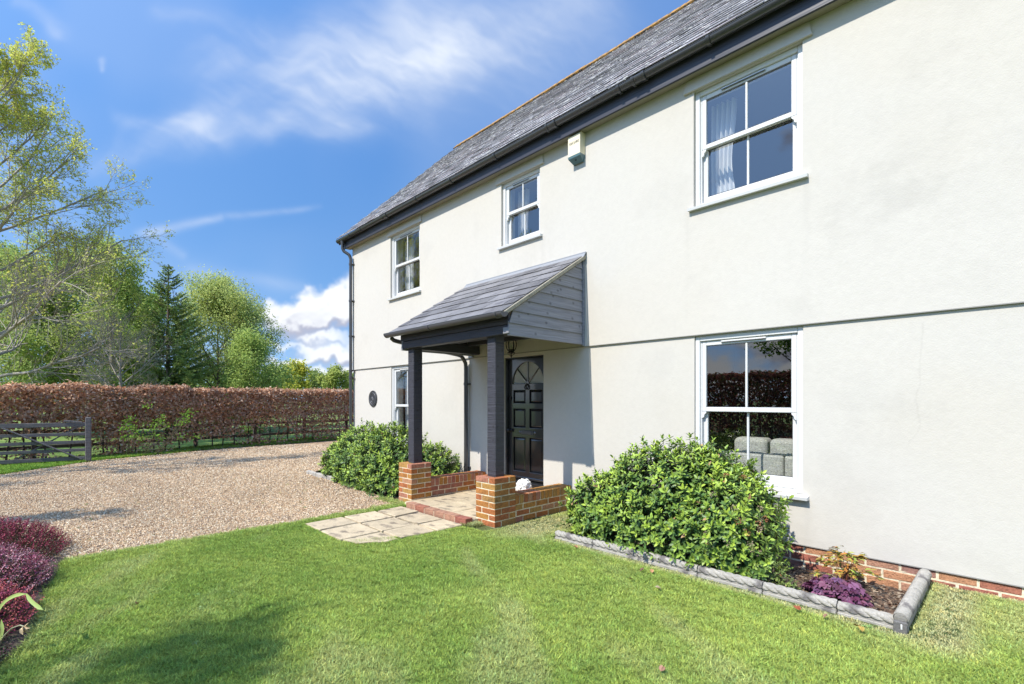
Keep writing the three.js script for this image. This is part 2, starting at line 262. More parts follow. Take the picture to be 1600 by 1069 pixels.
const turfTex = tex(1024, 1024, (u, v) => { const a = fbm(u * 7, v * 7, 5, 7, 7, 94), b = fbm(u * 120, v * 120, 2, 120, 120, 95), y = sm(0.5, 0.75, fbm(u * 4, v * 4, 4, 4, 4, 96)); const k = 0.75 + 0.7 * (a - 0.5) + 1.0 * (b - 0.5); return mixc([0.075, 0.125, 0.022], [0.17, 0.16, 0.055], y * 0.4).map((x) => x * k); });
const barkTex = tex(256, 256, (u, v) => { const a = fbm(u * 18, v * 4, 4, 18, 4, 97); return 0.6 + 0.8 * (a - 0.5); });
const fabricTex = tex(256, 256, (u, v) => { const a = vn(u * 64, v * 64, 64, 64, 101), b = vn(u * 64, v * 16, 64, 16, 102), c = vn(u * 16, v * 64, 16, 64, 103); return 0.55 + 0.35 * (a - 0.5) + 0.35 * (b - 0.5) + 0.35 * (c - 0.5); });
const obscureBump = tex(256, 256, (u, v) => { const [f1, f2] = worley(u * 14, v * 14, 14, 111); return sm(0, 0.6, f2 - f1) * 0.7 + 0.3 * fbm(u * 20, v * 20, 3, 20, 20, 112); }, false);
const lichenTex = tex(512, 512, (u, v) => { const a = fbm(u * 10, v * 10, 5, 10, 10, 121), b = fbm(u * 30, v * 30, 3, 30, 30, 122), m = sm(0.36, 0.56, a * 0.7 + b * 0.3); return mixc([0.09, 0.085, 0.08], [0.40, 0.21, 0.045], m).map((x) => x * (0.7 + 0.6 * b)); });

const M = {
  render: std({ color: C(0.582, 0.554, 0.503), map: rep(renderTex, 1 / 13.4, 1 / 5.2), roughness: 0.93, bumpMap: rep(grainBump, 1.4), bumpScale: 0.0016 }),
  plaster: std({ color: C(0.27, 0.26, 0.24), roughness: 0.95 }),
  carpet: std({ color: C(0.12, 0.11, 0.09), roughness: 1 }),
  mortar: std({ color: C(0.95, 0.83, 0.6), roughness: 0.98, map: rep(brickTex, 2), bumpMap: rep(grainBump, 4), bumpScale: 0.004 }),
  white: phy({ color: C(0.63, 0.63, 0.62), roughness: 0.38, clearcoat: 0.25, clearcoatRoughness: 0.25 }),
  glass: phy({ color: C(0.93, 0.96, 0.95), roughness: 0, metalness: 0, transmission: 1, thickness: 0, ior: 2.35, name: 'pane_glass' }),
  lampGlass: phy({ color: C(0.95, 0.95, 0.9), roughness: 0, transmission: 1, thickness: 0, ior: 1.5 }),
  gutter: phy({ color: C(0.05, 0.05, 0.054), roughness: 0.3, clearcoat: 0.5, clearcoatRoughness: 0.2 }),
  fascia: std({ color: C(0.035, 0.036, 0.05), roughness: 0.45, bumpMap: rep(woodBump, 0.6), bumpScale: 0.002 }),
  soffit: std({ color: C(0.3, 0.27, 0.2), roughness: 0.8 }),
  blackWood: std({ color: C(0.048, 0.048, 0.062), map: rep(woodTex, 1.4), roughness: 0.62, bumpMap: rep(woodBump, 1.2), bumpScale: 0.006 }),
  clad: std({ color: C(0.30, 0.30, 0.33), map: rep(woodTex, 0.9, 1.1), roughness: 0.85, bumpMap: rep(woodBump, 0.8), bumpScale: 0.004 }),
  paleWood: std({ color: C(0.42, 0.38, 0.29), map: rep(woodTex, 1, 1), roughness: 0.85 }),
  greyWood: std({ color: C(0.16, 0.145, 0.125), map: rep(woodTex, 1.3), roughness: 0.9, bumpMap: rep(woodBump, 1.2), bumpScale: 0.006 }),
  gateWood: std({ color: C(0.17, 0.16, 0.16), map: rep(woodTex, 1.1), roughness: 0.8, bumpMap: rep(woodBump, 1.2), bumpScale: 0.006 }),
  gloss: phy({ color: C(0.008, 0.009, 0.012), roughness: 0.28, clearcoat: 1, clearcoatRoughness: 0.08, ior: 1.6 }),
  iron: std({ color: C(0.015, 0.015, 0.016), roughness: 0.45, metalness: 0.3 }),
  brass: std({ color: C(0.12, 0.12, 0.13), roughness: 0.35, metalness: 0.8 }),
  obscure: phy({ color: C(0.75, 0.78, 0.76), roughness: 0.35, metalness: 0, bumpMap: rep(obscureBump, 5), bumpScale: 0.02 }),
  lead: std({ color: C(0.25, 0.26, 0.28), roughness: 0.6, bumpMap: rep(grainBump, 3), bumpScale: 0.004 }),
  slate: [0.62, 0.8, 1.0, 1.2, 0.9].map((k, i) => std({ color: C(1.62 * k * (i === 4 ? 1.08 : 1), 1.56 * k, 1.56 * k), map: rep(slateTex, 0.9), roughness: 0.62, bumpMap: rep(stoneBump, 2), bumpScale: 0.004 })),
  porchSlate: [0.85, 1.0, 1.12, 1.25].map((k) => std({ color: C(0.175 * k, 0.17 * k, 0.175 * k), map: rep(stoneTex, 0.8), roughness: 0.68, bumpMap: rep(stoneBump, 2), bumpScale: 0.004 })),
  lichen: std({ color: C(1, 1, 1), map: rep(lichenTex, 1.5), roughness: 0.95, bumpMap: rep(stoneBump, 4), bumpScale: 0.008 }),
  brickRed: [[0.38, 0.145, 0.09], [0.43, 0.18, 0.11], [0.35, 0.12, 0.08], [0.42, 0.22, 0.14], [0.33, 0.17, 0.13], [0.47, 0.23, 0.12]].map((c) => std({ color: C(...c.map((x) => x * 1.18)), map: rep(brickTex, 3), roughness: 0.92, bumpMap: rep(brickBump, 4), bumpScale: 0.005 })),
  brickOchre: [[0.46, 0.19, 0.045], [0.50, 0.23, 0.05], [0.45, 0.15, 0.04], [0.48, 0.26, 0.07], [0.38, 0.20, 0.06], [0.46, 0.15, 0.05]].map((c) => std({ color: C(...c.map((x) => x * 1.1)), map: rep(brickTex, 3), roughness: 0.92, bumpMap: rep(brickBump, 4), bumpScale: 0.005 })),
  slab: [0.92, 1, 1.08].map((k) => std({ color: C(0.60 * k, 0.485 * k, 0.32 * k), map: rep(stoneTex, 1.6), roughness: 0.9, bumpMap: rep(stoneBump, 2.5), bumpScale: 0.008 })),
  edging: std({ color: C(0.46, 0.43, 0.375), map: rep(stoneTex, 2.2), roughness: 0.93, bumpMap: rep(stoneBump, 6), bumpScale: 0.008 }),
  edgingDark: std({ color: C(0.2, 0.19, 0.18), map: rep(stoneTex, 2.2), roughness: 0.93, bumpMap: rep(stoneBump, 6), bumpScale: 0.008 }),
  gravel: std({ color: C(1.5, 1.33, 1.12), map: rep(gravelTex, 1.2), roughness: 0.95, bumpMap: rep(gravelBump, 1.2), bumpScale: 0.006 }),
  soil: std({ map: rep(soilTex, 1.3), roughness: 1, bumpMap: rep(stoneBump, 3), bumpScale: 0.03 }),
  turf: std({ map: rep(turfTex, 0.5), roughness: 1, bumpMap: rep(grainBump, 2), bumpScale: 0.02 }),
  field: std({ color: C(2.3, 2.3, 2.0), map: rep(turfTex, 0.3), roughness: 1 }),
  lichenSpot: std({ color: C(0.52, 0.52, 0.48), roughness: 1 }),
  leaf: phy({ vertexColors: true, roughness: 0.5, specularIntensity: 0.6, clearcoat: 0.16, clearcoatRoughness: 0.35, side: THREE.DoubleSide, name: 'glossy_leaf' }),
  thinLeaf: phy({ vertexColors: true, roughness: 1, specularIntensity: 0.15, transmission: 0.42, thickness: 0, side: THREE.DoubleSide, name: 'thin_leaf' }),
  grass: phy({ vertexColors: true, roughness: 1, specularIntensity: 0.15, transmission: 0.3, thickness: 0, side: THREE.DoubleSide, name: 'grass_blade' }),
  dryThin: phy({ vertexColors: true, roughness: 1, specularIntensity: 0.15, transmission: 0.4, thickness: 0, side: THREE.DoubleSide, name: 'dry_thin_leaf' }),
  dryLeaf: phy({ vertexColors: true, roughness: 0.7, specularIntensity: 0.4, side: THREE.DoubleSide }),
  twig: std({ vertexColors: true, roughness: 0.95 }),
  fabric: std({ color: C(0.78, 0.76, 0.70), map: rep(fabricTex, 7), roughness: 1, bumpMap: rep(fabricTex, 7), bumpScale: 0.002 }),
  curtain: phy({ color: C(0.8, 0.79, 0.8), roughness: 1, transmission: 0.3, thickness: 0, side: THREE.DoubleSide }),
  cream: std({ color: C(0.78, 0.70, 0.50), roughness: 0.45 }), teal: std({ color: C(0.09, 0.17, 0.19), roughness: 0.3 }), ink: std({ color: C(0.04, 0.035, 0.04), roughness: 0.6 }),
  whiteStone: std({ color: C(0.8, 0.79, 0.76), roughness: 0.8, bumpMap: rep(stoneBump, 6), bumpScale: 0.01 }),
};
// ------------------------------------------------------------------ the house
const house = thing('house', 'cream rendered two-storey house with white sash windows and a dark slate roof', 'house');
const XL = -10.64, XR = 2.6;
// openings: x0, x1, y0, y1
const WIN = {
  upperNear: [-2.46, -1.40, 3.585, 4.84], upperMid: [-5.57, -4.75, 3.86, 4.84], upperFar: [-8.93, -7.85, 3.57, 4.84],
  lowerNear: [-2.46, -1.40, 0.585, 2.168], lowerFar: [-8.93, -7.85, 0.585, 2.168],
};
const DOOR = [-5.56, -4.70, 0.20, 2.135];
function wallSheet(x0, x1, y0, y1, holes, z0, z1) {
  const s = new THREE.Shape([[x0, y0], [x1, y0], [x1, y1], [x0, y1]].map((p) => new THREE.Vector2(...p)));
  for (const [a, b, c, d] of holes) s.holes.push(new THREE.Path([[a, c], [a, d], [b, d], [b, c]].map((p) => new THREE.Vector2(...p))));
  return new THREE.ExtrudeGeometry(s, { depth: z1 - z0, bevelEnabled: false }).translate(0, 0, z0).toNonIndexed();
}
{
  const upper = wallSheet(XL, XR, 2.187, 4.985, [WIN.upperNear, WIN.upperMid, WIN.upperFar], -0.28, 0.02);
  const lower = wallSheet(XL + 0.015, XR, 0.112, 2.186, [WIN.lowerNear, WIN.lowerFar, DOOR], -0.28, 0);
  mesh('wall', [upper, lower], M.render, house);
  // gable ends and back
  const gable = (x0, x1) => { const f = [[x0, 0, -0.281], [x0, 4.985, -0.281], [x0, 8.35, -3.19], [x0, 4.985, -6.4], [x0, 0, -6.4]], g = f.map(([, y, z]) => [x1, y, z]); return poly([f, g.slice().reverse(), ...f.map((p, i) => [p, g[i], g[(i + 1) % 5], f[(i + 1) % 5]])]); };
  mesh('gable_wall', gable(XL, XL + 0.3), M.render, house); mesh('gable_wall', gable(XR - 0.3, XR), M.render, house);
  mesh('back_wall', box(XL + 0.301, XR - 0.301, 0, 4.985, -6.4, -6.1), M.render, house);
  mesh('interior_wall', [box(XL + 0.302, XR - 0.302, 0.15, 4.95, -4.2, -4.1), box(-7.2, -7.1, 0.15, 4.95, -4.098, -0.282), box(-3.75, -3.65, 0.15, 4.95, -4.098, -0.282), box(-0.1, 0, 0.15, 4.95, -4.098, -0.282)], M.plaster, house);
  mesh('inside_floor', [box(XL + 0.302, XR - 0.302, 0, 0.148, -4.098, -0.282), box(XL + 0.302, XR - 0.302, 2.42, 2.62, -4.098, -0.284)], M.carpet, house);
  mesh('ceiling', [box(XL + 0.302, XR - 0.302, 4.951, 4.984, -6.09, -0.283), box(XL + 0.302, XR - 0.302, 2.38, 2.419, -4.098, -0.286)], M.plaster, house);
}
// brick plinth under the render, three courses
{
  const plinth = mesh('plinth', box(XL + 0.02, XR - 0.01, -0.22, 0.111, -0.28, -0.0145), M.mortar, house);
  const rnd = mulberry(41), shapes = [0, 1, 2].map(() => boxUV(cham(0.224, 0.0635, 0.1, 0.004, 0.004, rnd), rnd() * 3, rnd() * 3));
  for (let k = 0; k < 4; k++) for (let i = 0; i < 56; i++) {
    if (k > 1 && XL + i * 0.2365 < -3.6) continue;
    const x = XL + 0.14 + (k % 2) * 0.118 + i * 0.2365; if (x > XR - 0.13) break;
    const b = mesh('brick', shapes[Math.floor(rnd() * 3)], M.brickRed[Math.floor(rnd() * 6)], plinth);
    b.position.set(x, 0.072 - k * 0.0755, -0.062 + (rnd() - 0.5) * 0.003); b.rotation.z = (rnd() - 0.5) * 0.008;
  }
}
// sash windows
function sashWindow(key, opts = {}) {
  const [x0, x1, y0, y1] = WIN[key], w = part('window', house), cx = (x0 + x1) / 2, mid = opts.mid ?? (y0 + y1) / 2 + 0.01;
  const f = 0.052, zf = -0.018;   // frame
  mesh('frame', [rbox(x0, x0 + f, y0, y1, -0.14, zf, 0.006), rbox(x1 - f, x1, y0, y1, -0.14, zf, 0.006), rbox(x0 + f, x1 - f, y1 - 0.055, y1, -0.14, zf, 0.006), rbox(x0 + f, x1 - f, y0, y0 + 0.03, -0.14, zf, 0.004),
    rbox(x0 + f, x0 + f + 0.014, y0 + 0.03, y1 - 0.055, -0.14, zf - 0.02, 0.003), rbox(x1 - f - 0.014, x1 - f, y0 + 0.03, y1 - 0.055, -0.14, zf - 0.02, 0.003)], M.white, w);
  const s = poly([[[0, 0, 0.065], [1, 0, 0.065], [1, 0.028, 0.07], [0, 0.028, 0.07]], [[0, 0.028, 0.07], [1, 0.028, 0.07], [1, 0.05, -0.1], [0, 0.05, -0.1]], [[0, 0, -0.1], [1, 0, -0.1], [1, 0, 0.065], [0, 0, 0.065]], [[1, 0, 0.065], [1, 0, -0.1], [1, 0.05, -0.1], [1, 0.028, 0.07]], [[0, 0, -0.1], [0, 0, 0.065], [0, 0.028, 0.07], [0, 0.05, -0.1]]]);
  s.scale(x1 - x0 + 0.1, 1, 1).translate(x0 - 0.05, y0 - 0.045, 0); s.computeVertexNormals(); mesh('sill', boxUV(s), M.white, w);
  const a = x0 + f + 0.015, b = x1 - f - 0.015, st = 0.046;
  const sash = (ya, yb, z, top, bot, horns) => {
    const g = [rbox(a, a + st, ya, yb, z - 0.034, z, 0.005), rbox(b - st, b, ya, yb, z - 0.034, z, 0.005), rbox(a + st, b - st, yb - top, yb, z - 0.034, z, 0.005), rbox(a + st, b - st, ya, ya + bot, z - 0.034, z, 0.005)];
    if (horns) for (const [x, k] of [[a, 1], [b, -1]]) { const h = new THREE.Shape(); h.moveTo(0, 0); h.lineTo(k * st, 0); h.bezierCurveTo(k * st, -0.03, k * 0.02, -0.02, k * 0.022, -0.05); h.bezierCurveTo(k * 0.02, -0.065, k * 0.006, -0.07, 0, -0.068); h.closePath(); g.push(new THREE.ExtrudeGeometry(h, { depth: 0.03, bevelEnabled: false }).toNonIndexed().translate(x, ya, z - 0.032)); }
    mesh('sash', g, M.white, w);
    mesh('glazing_bar', rbox(cx - 0.011, cx + 0.011, ya + bot, yb - top, z - 0.03, z - 0.004, 0.005), M.white, w);
    for (const [p, q] of [[a + st, cx - 0.011], [cx + 0.011, b - st]]) { const pg = new THREE.PlaneGeometry(q - p, yb - top - ya - bot); pg.translate((p + q) / 2, (ya + bot + yb - top) / 2, z - 0.017); mesh('pane', pg, M.glass, w); }
    for (const [p, q] of [[a + st, cx - 0.011], [cx + 0.011, b - st]]) for (const y of [ya + bot, yb - top - 0.005]) mesh('glazing_gasket', box(p, q, y, y + 0.005, z - 0.012, z - 0.003), M.gutter, w);
  };
  sash(mid - 0.025, y1 - 0.055, -0.038, 0.05, 0.05, true);
  sash(y0 + 0.032, mid + 0.02, -0.08, 0.045, opts.rail ?? 0.075, false);
  const vx = cx - 0.03, vl = Math.min(0.46, (x1 - x0) * 0.42);
  mesh('trickle_vent', rbox(vx - vl / 2, vx + vl / 2, y1 - 0.082, y1 - 0.062, -0.037, -0.024, 0.004), M.white, w);
  mesh('vent_slot', box(vx - vl / 2 + 0.006, vx + vl / 2 - 0.006, y1 - 0.0835, y1 - 0.077, -0.034, -0.0225), M.gutter, w);
  if (opts.locks) for (const t of [0.25, 0.75]) { const x = lerp(a, b, t); mesh('sash_lock', [rbox(x - 0.03, x + 0.03, mid + 0.02, mid + 0.032, -0.11, -0.083, 0.004), cyl([x, mid + 0.03, -0.095], [x + 0.03, mid + 0.045, -0.095], 0.009)], M.brass, w); }
  return w;
}
sashWindow('upperNear'); sashWindow('upperMid'); sashWindow('upperFar'); sashWindow('lowerNear', { mid: 1.375, rail: 0.11, locks: true }); sashWindow('lowerFar', { mid: 1.375, rail: 0.11 });
// bell-cast lintel panels over the upper windows
for (const k of ['upperNear', 'upperMid', 'upperFar']) {
  const [x0, x1] = WIN[k], a = x0 - 0.075, b = x1 + 0.055, y0 = 4.845, y1 = 4.984, zb = 0.052, zt = 0.03;
  const P = (x, y, z) => [x, y, z];
  mesh('window_lintel', poly([[P(a - 0.03, y0, zb), P(b + 0.03, y0, zb), P(b, y1, zt), P(a, y1, zt)], [P(a - 0.03, y0, -0.01), P(b + 0.03, y0, -0.01), P(b + 0.03, y0, zb), P(a - 0.03, y0, zb)], [P(b + 0.03, y0, zb), P(b + 0.03, y0, -0.01), P(b, y1, -0.01), P(b, y1, zt)], [P(a - 0.03, y0, -0.01), P(a - 0.03, y0, zb), P(a, y1, zt), P(a, y1, -0.01)]]), M.render, house);
}
// drip bead along the string course and over the plinth
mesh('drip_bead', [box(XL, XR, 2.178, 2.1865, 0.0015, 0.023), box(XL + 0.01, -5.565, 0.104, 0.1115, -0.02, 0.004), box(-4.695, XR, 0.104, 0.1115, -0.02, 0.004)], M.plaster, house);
// front door
{
  const door = part('front_door', house), [x0, x1, y0, y1] = DOOR, zf = -0.105;
  mesh('door_frame', [rbox(x0, x0 + 0.028, y0, y1, -0.2, -0.06, 0.004), rbox(x1 - 0.022, x1, y0, y1, -0.2, -0.06, 0.004), rbox(x0 + 0.028, x1 - 0.022, y1 - 0.02, y1, -0.2, -0.06, 0.004)], M.gloss, door);
  const a = x0 + 0.03, b = x1 - 0.024, c = y0 + 0.065, d = y1 - 0.022, W = b - a, Hh = d - c, sh = new THREE.Shape([[a, c], [b, c], [b, d], [a, d]].map((p) => new THREE.Vector2(...p)));
  const X = (t) => a + t * W, Y = (t) => d - t * Hh;
  const panels = []; for (const [u0, u1] of [[0.13, 0.45], [0.56, 0.885]]) for (const [v0, v1] of [[0.262, 0.368], [0.415, 0.57], [0.652, 0.93]]) panels.push([X(u0), X(u1), Y(v1), Y(v0)]);
  for (const [p, q, r, s] of panels) sh.holes.push(new THREE.Path([[p, r], [p, s], [q, s], [q, r]].map((v) => new THREE.Vector2(...v))));
  const fr = W * 0.405, fx = X(0.505), fy = Y(0.208), fan = new THREE.Path(); fan.moveTo(fx - fr, fy); fan.lineTo(fx + fr, fy); fan.absarc(fx, fy, fr, 0, Math.PI, false); sh.holes.push(fan);
  mesh('door_leaf', boxUV(new THREE.ExtrudeGeometry(sh, { depth: 0.04, bevelEnabled: true, bevelThickness: 0.006, bevelSize: 0.006, bevelOffset: -0.006, bevelSegments: 2, curveSegments: 24 }).translate(0, 0, zf - 0.046).toNonIndexed()), M.gloss, door);
  for (const [p, q, r, s] of panels) {
    const e = 0.034, z0 = zf - 0.03, z1 = zf - 0.006, o = [[p - 0.004, r - 0.004, z0], [q + 0.004, r - 0.004, z0], [q + 0.004, s + 0.004, z0], [p - 0.004, s + 0.004, z0]], n = [[p + e, r + e, z1], [q - e, r + e, z1], [q - e, s - e, z1], [p + e, s - e, z1]];
    mesh('raised_panel', poly([n, ...o.map((v, i) => [v, o[(i + 1) % 4], n[(i + 1) % 4], n[i]])]), M.gloss, door);
  }
  const half = new THREE.Shape(); half.moveTo(fx - fr - 0.004, fy - 0.004); half.lineTo(fx + fr + 0.004, fy - 0.004); half.absarc(fx, fy - 0.004, fr + 0.004, 0, Math.PI, false);
  mesh('fanlight_glass', boxUV(new THREE.ExtrudeGeometry(half, { depth: 0.008, bevelEnabled: false, curveSegments: 24 }).translate(0, 0, zf - 0.034).toNonIndexed()), M.obscure, door);
  for (const t of [0.25, 0.5, 0.75]) { const an = Math.PI * t; mesh('fanlight_bar', bar([fx, fy, zf - 0.014], [fx + Math.cos(an) * fr, fy + Math.sin(an) * fr, zf - 0.014], 0.016, 0.024, [0, 0, 1]), M.gloss, door); }
  mesh('fanlight_hub', new THREE.CylinderGeometry(0.03, 0.03, 0.03, 20).rotateX(Math.PI / 2).translate(fx, fy + 0.006, zf - 0.012), M.gloss, door);
  const kn = part('knocker', door); mesh('ring', new THREE.TorusGeometry(0.036, 0.009, 10, 24).rotateX(-0.2).translate(fx - 0.005, fy - 0.05, zf + 0.016), M.iron, kn); mesh('boss', new THREE.SphereGeometry(0.018, 12, 8).translate(fx - 0.005, fy - 0.015, zf + 0.012), M.iron, kn);
  const lp = part('letter_plate', door), lx = X(0.5), ly = Y(0.608); mesh('plate', rbox(lx - 0.13, lx + 0.13, ly - 0.034, ly + 0.034, zf, zf + 0.012, 0.004), M.brass, lp); mesh('flap', rbox(lx - 0.105, lx + 0.105, ly - 0.022, ly + 0.022, zf + 0.0122, zf + 0.019, 0.003), M.brass, lp);
  for (const s of [-1, 1]) mesh('finial', new THREE.OctahedronGeometry(0.028).scale(1.2, 0.9, 0.25).translate(lx + s * 0.155, ly, zf + 0.006), M.brass, lp);
  mesh('knob', new THREE.LatheGeometry([[0, 0.07], [0.022, 0.068], [0.031, 0.055], [0.028, 0.04], [0.014, 0.03], [0.012, 0.012], [0.03, 0.006], [0.03, 0]].map((p) => new THREE.Vector2(...p)).reverse(), 20).rotateX(Math.PI / 2).translate(X(0.05), Y(0.597), zf), M.iron, door);
  mesh('lock', [new THREE.CylinderGeometry(0.024, 0.024, 0.02, 18).rotateX(Math.PI / 2).translate(X(0.05), Y(0.325), zf + 0.01), rbox(X(0.05) - 0.012, X(0.05) + 0.012, Y(0.325) - 0.05, Y(0.325) - 0.01, zf, zf + 0.014, 0.003)], M.iron, door);
  mesh('threshold', rbox(x0 - 0.01, x1 + 0.01, 0.2, y0 + 0.06, -0.26, 0.03, 0.006), M.iron, door);
  mesh('weather_bar', rbox(a + 0.01, b - 0.01, c + 0.01, c + 0.05, zf, zf + 0.03, 0.008), M.gloss, door);
}
// eaves: fascia, soffit, gutter, brackets
{
  const xl = -10.8;
  mesh('fascia', rbox(xl, XR, 4.968, 5.17, 0.135, 0.163, 0.003), M.fascia, house);
  mesh('soffit', box(xl + 0.01, XR, 4.986, 5.0, 0.0, 0.134), M.soffit, house);
  mesh('eaves_box_end', poly([[[xl + 0.012, 5.001, 0.133], [xl + 0.012, 5.16, 0.133], [xl + 0.012, 5.3, -0.0], [xl + 0.012, 5.001, -0.3]]]), M.fascia, house);
  const gut = part('gutter', house);
  const half = (r0, r1, x0, x1, y, z, seg = 14) => { const s = new THREE.Shape(); s.absarc(0, 0, r0, Math.PI, 2 * Math.PI, false); s.lineTo(r1, 0); s.absarc(0, 0, r1, 2 * Math.PI, Math.PI, true); s.closePath(); return new THREE.ExtrudeGeometry(s, { depth: x1 - x0, bevelEnabled: false, curveSegments: seg }).rotateY(Math.PI / 2).toNonIndexed().translate(x0, y, z); };
  const gx = -10.93, gy = 5.175, gz = 0.225;
  mesh('channel', boxUV(half(0.058, 0.054, gx, XR, gy, gz)), M.gutter, gut);
  mesh('rim', [cyl([gx, gy, gz + 0.057], [XR, gy, gz + 0.057], 0.0055, 0.0055, 6)], M.gutter, gut);
  const capS = new THREE.Shape(); capS.absarc(0, 0, 0.062, Math.PI, 2 * Math.PI, false); capS.closePath(); mesh('stop_end', boxUV(new THREE.ExtrudeGeometry(capS, { depth: 0.015, bevelEnabled: false }).rotateY(Math.PI / 2).toNonIndexed().translate(gx - 0.008, gy, gz)), M.gutter, gut);
  for (const x of [-1.05, -2.19, -3.265, -5.46, -6.57, -7.61, -9.77, -10.3]) mesh('bracket', boxUV(half(0.07, 0.0585, x - 0.018, x + 0.018, gy, gz)), M.gutter, gut);
  for (const x of [-3.0, -4.33, -8.75, 0.4]) mesh('union', [half(0.074, 0.0585, x - 0.085, x - 0.05, gy, gz), half(0.067, 0.0585, x - 0.05, x + 0.05, gy, gz), half(0.074, 0.0585, x + 0.05, x + 0.085, gy, gz)].map((g) => boxUV(g)), M.gutter, gut);
  mesh('outlet', cyl([-10.72, gy - 0.045, gz], [-10.72, gy - 0.13, gz], 0.043, 0.036, 16), M.gutter, gut);
  // corner downpipe with swan neck
  const dp = part('downpipe', house), pz = 0.085, px = -10.60;
  mesh('swan_neck', tube([[-10.72, gy - 0.1, gz], [-10.72, gy - 0.2, gz], [-10.70, gy - 0.28, gz - 0.03], [-10.62, gy - 0.36, pz + 0.03], [px, gy - 0.45, pz], [px, gy - 0.55, pz]], 0.034, 12, 30), M.gutter, dp);
  mesh('pipe', cyl([px, 0.06, pz], [px, 4.64, pz], 0.034, 0.034, 14), M.gutter, dp);
  for (const y of [0.5, 2.0, 2.16, 2.95, 3.76, 4.6]) mesh('pipe_clip', [cyl([px, y - 0.02, pz], [px, y + 0.02, pz], 0.041, 0.041, 14), rbox(px - 0.07, px + 0.07, y - 0.014, y + 0.014, 0.022, 0.045, 0.003)], M.gutter, dp);
}
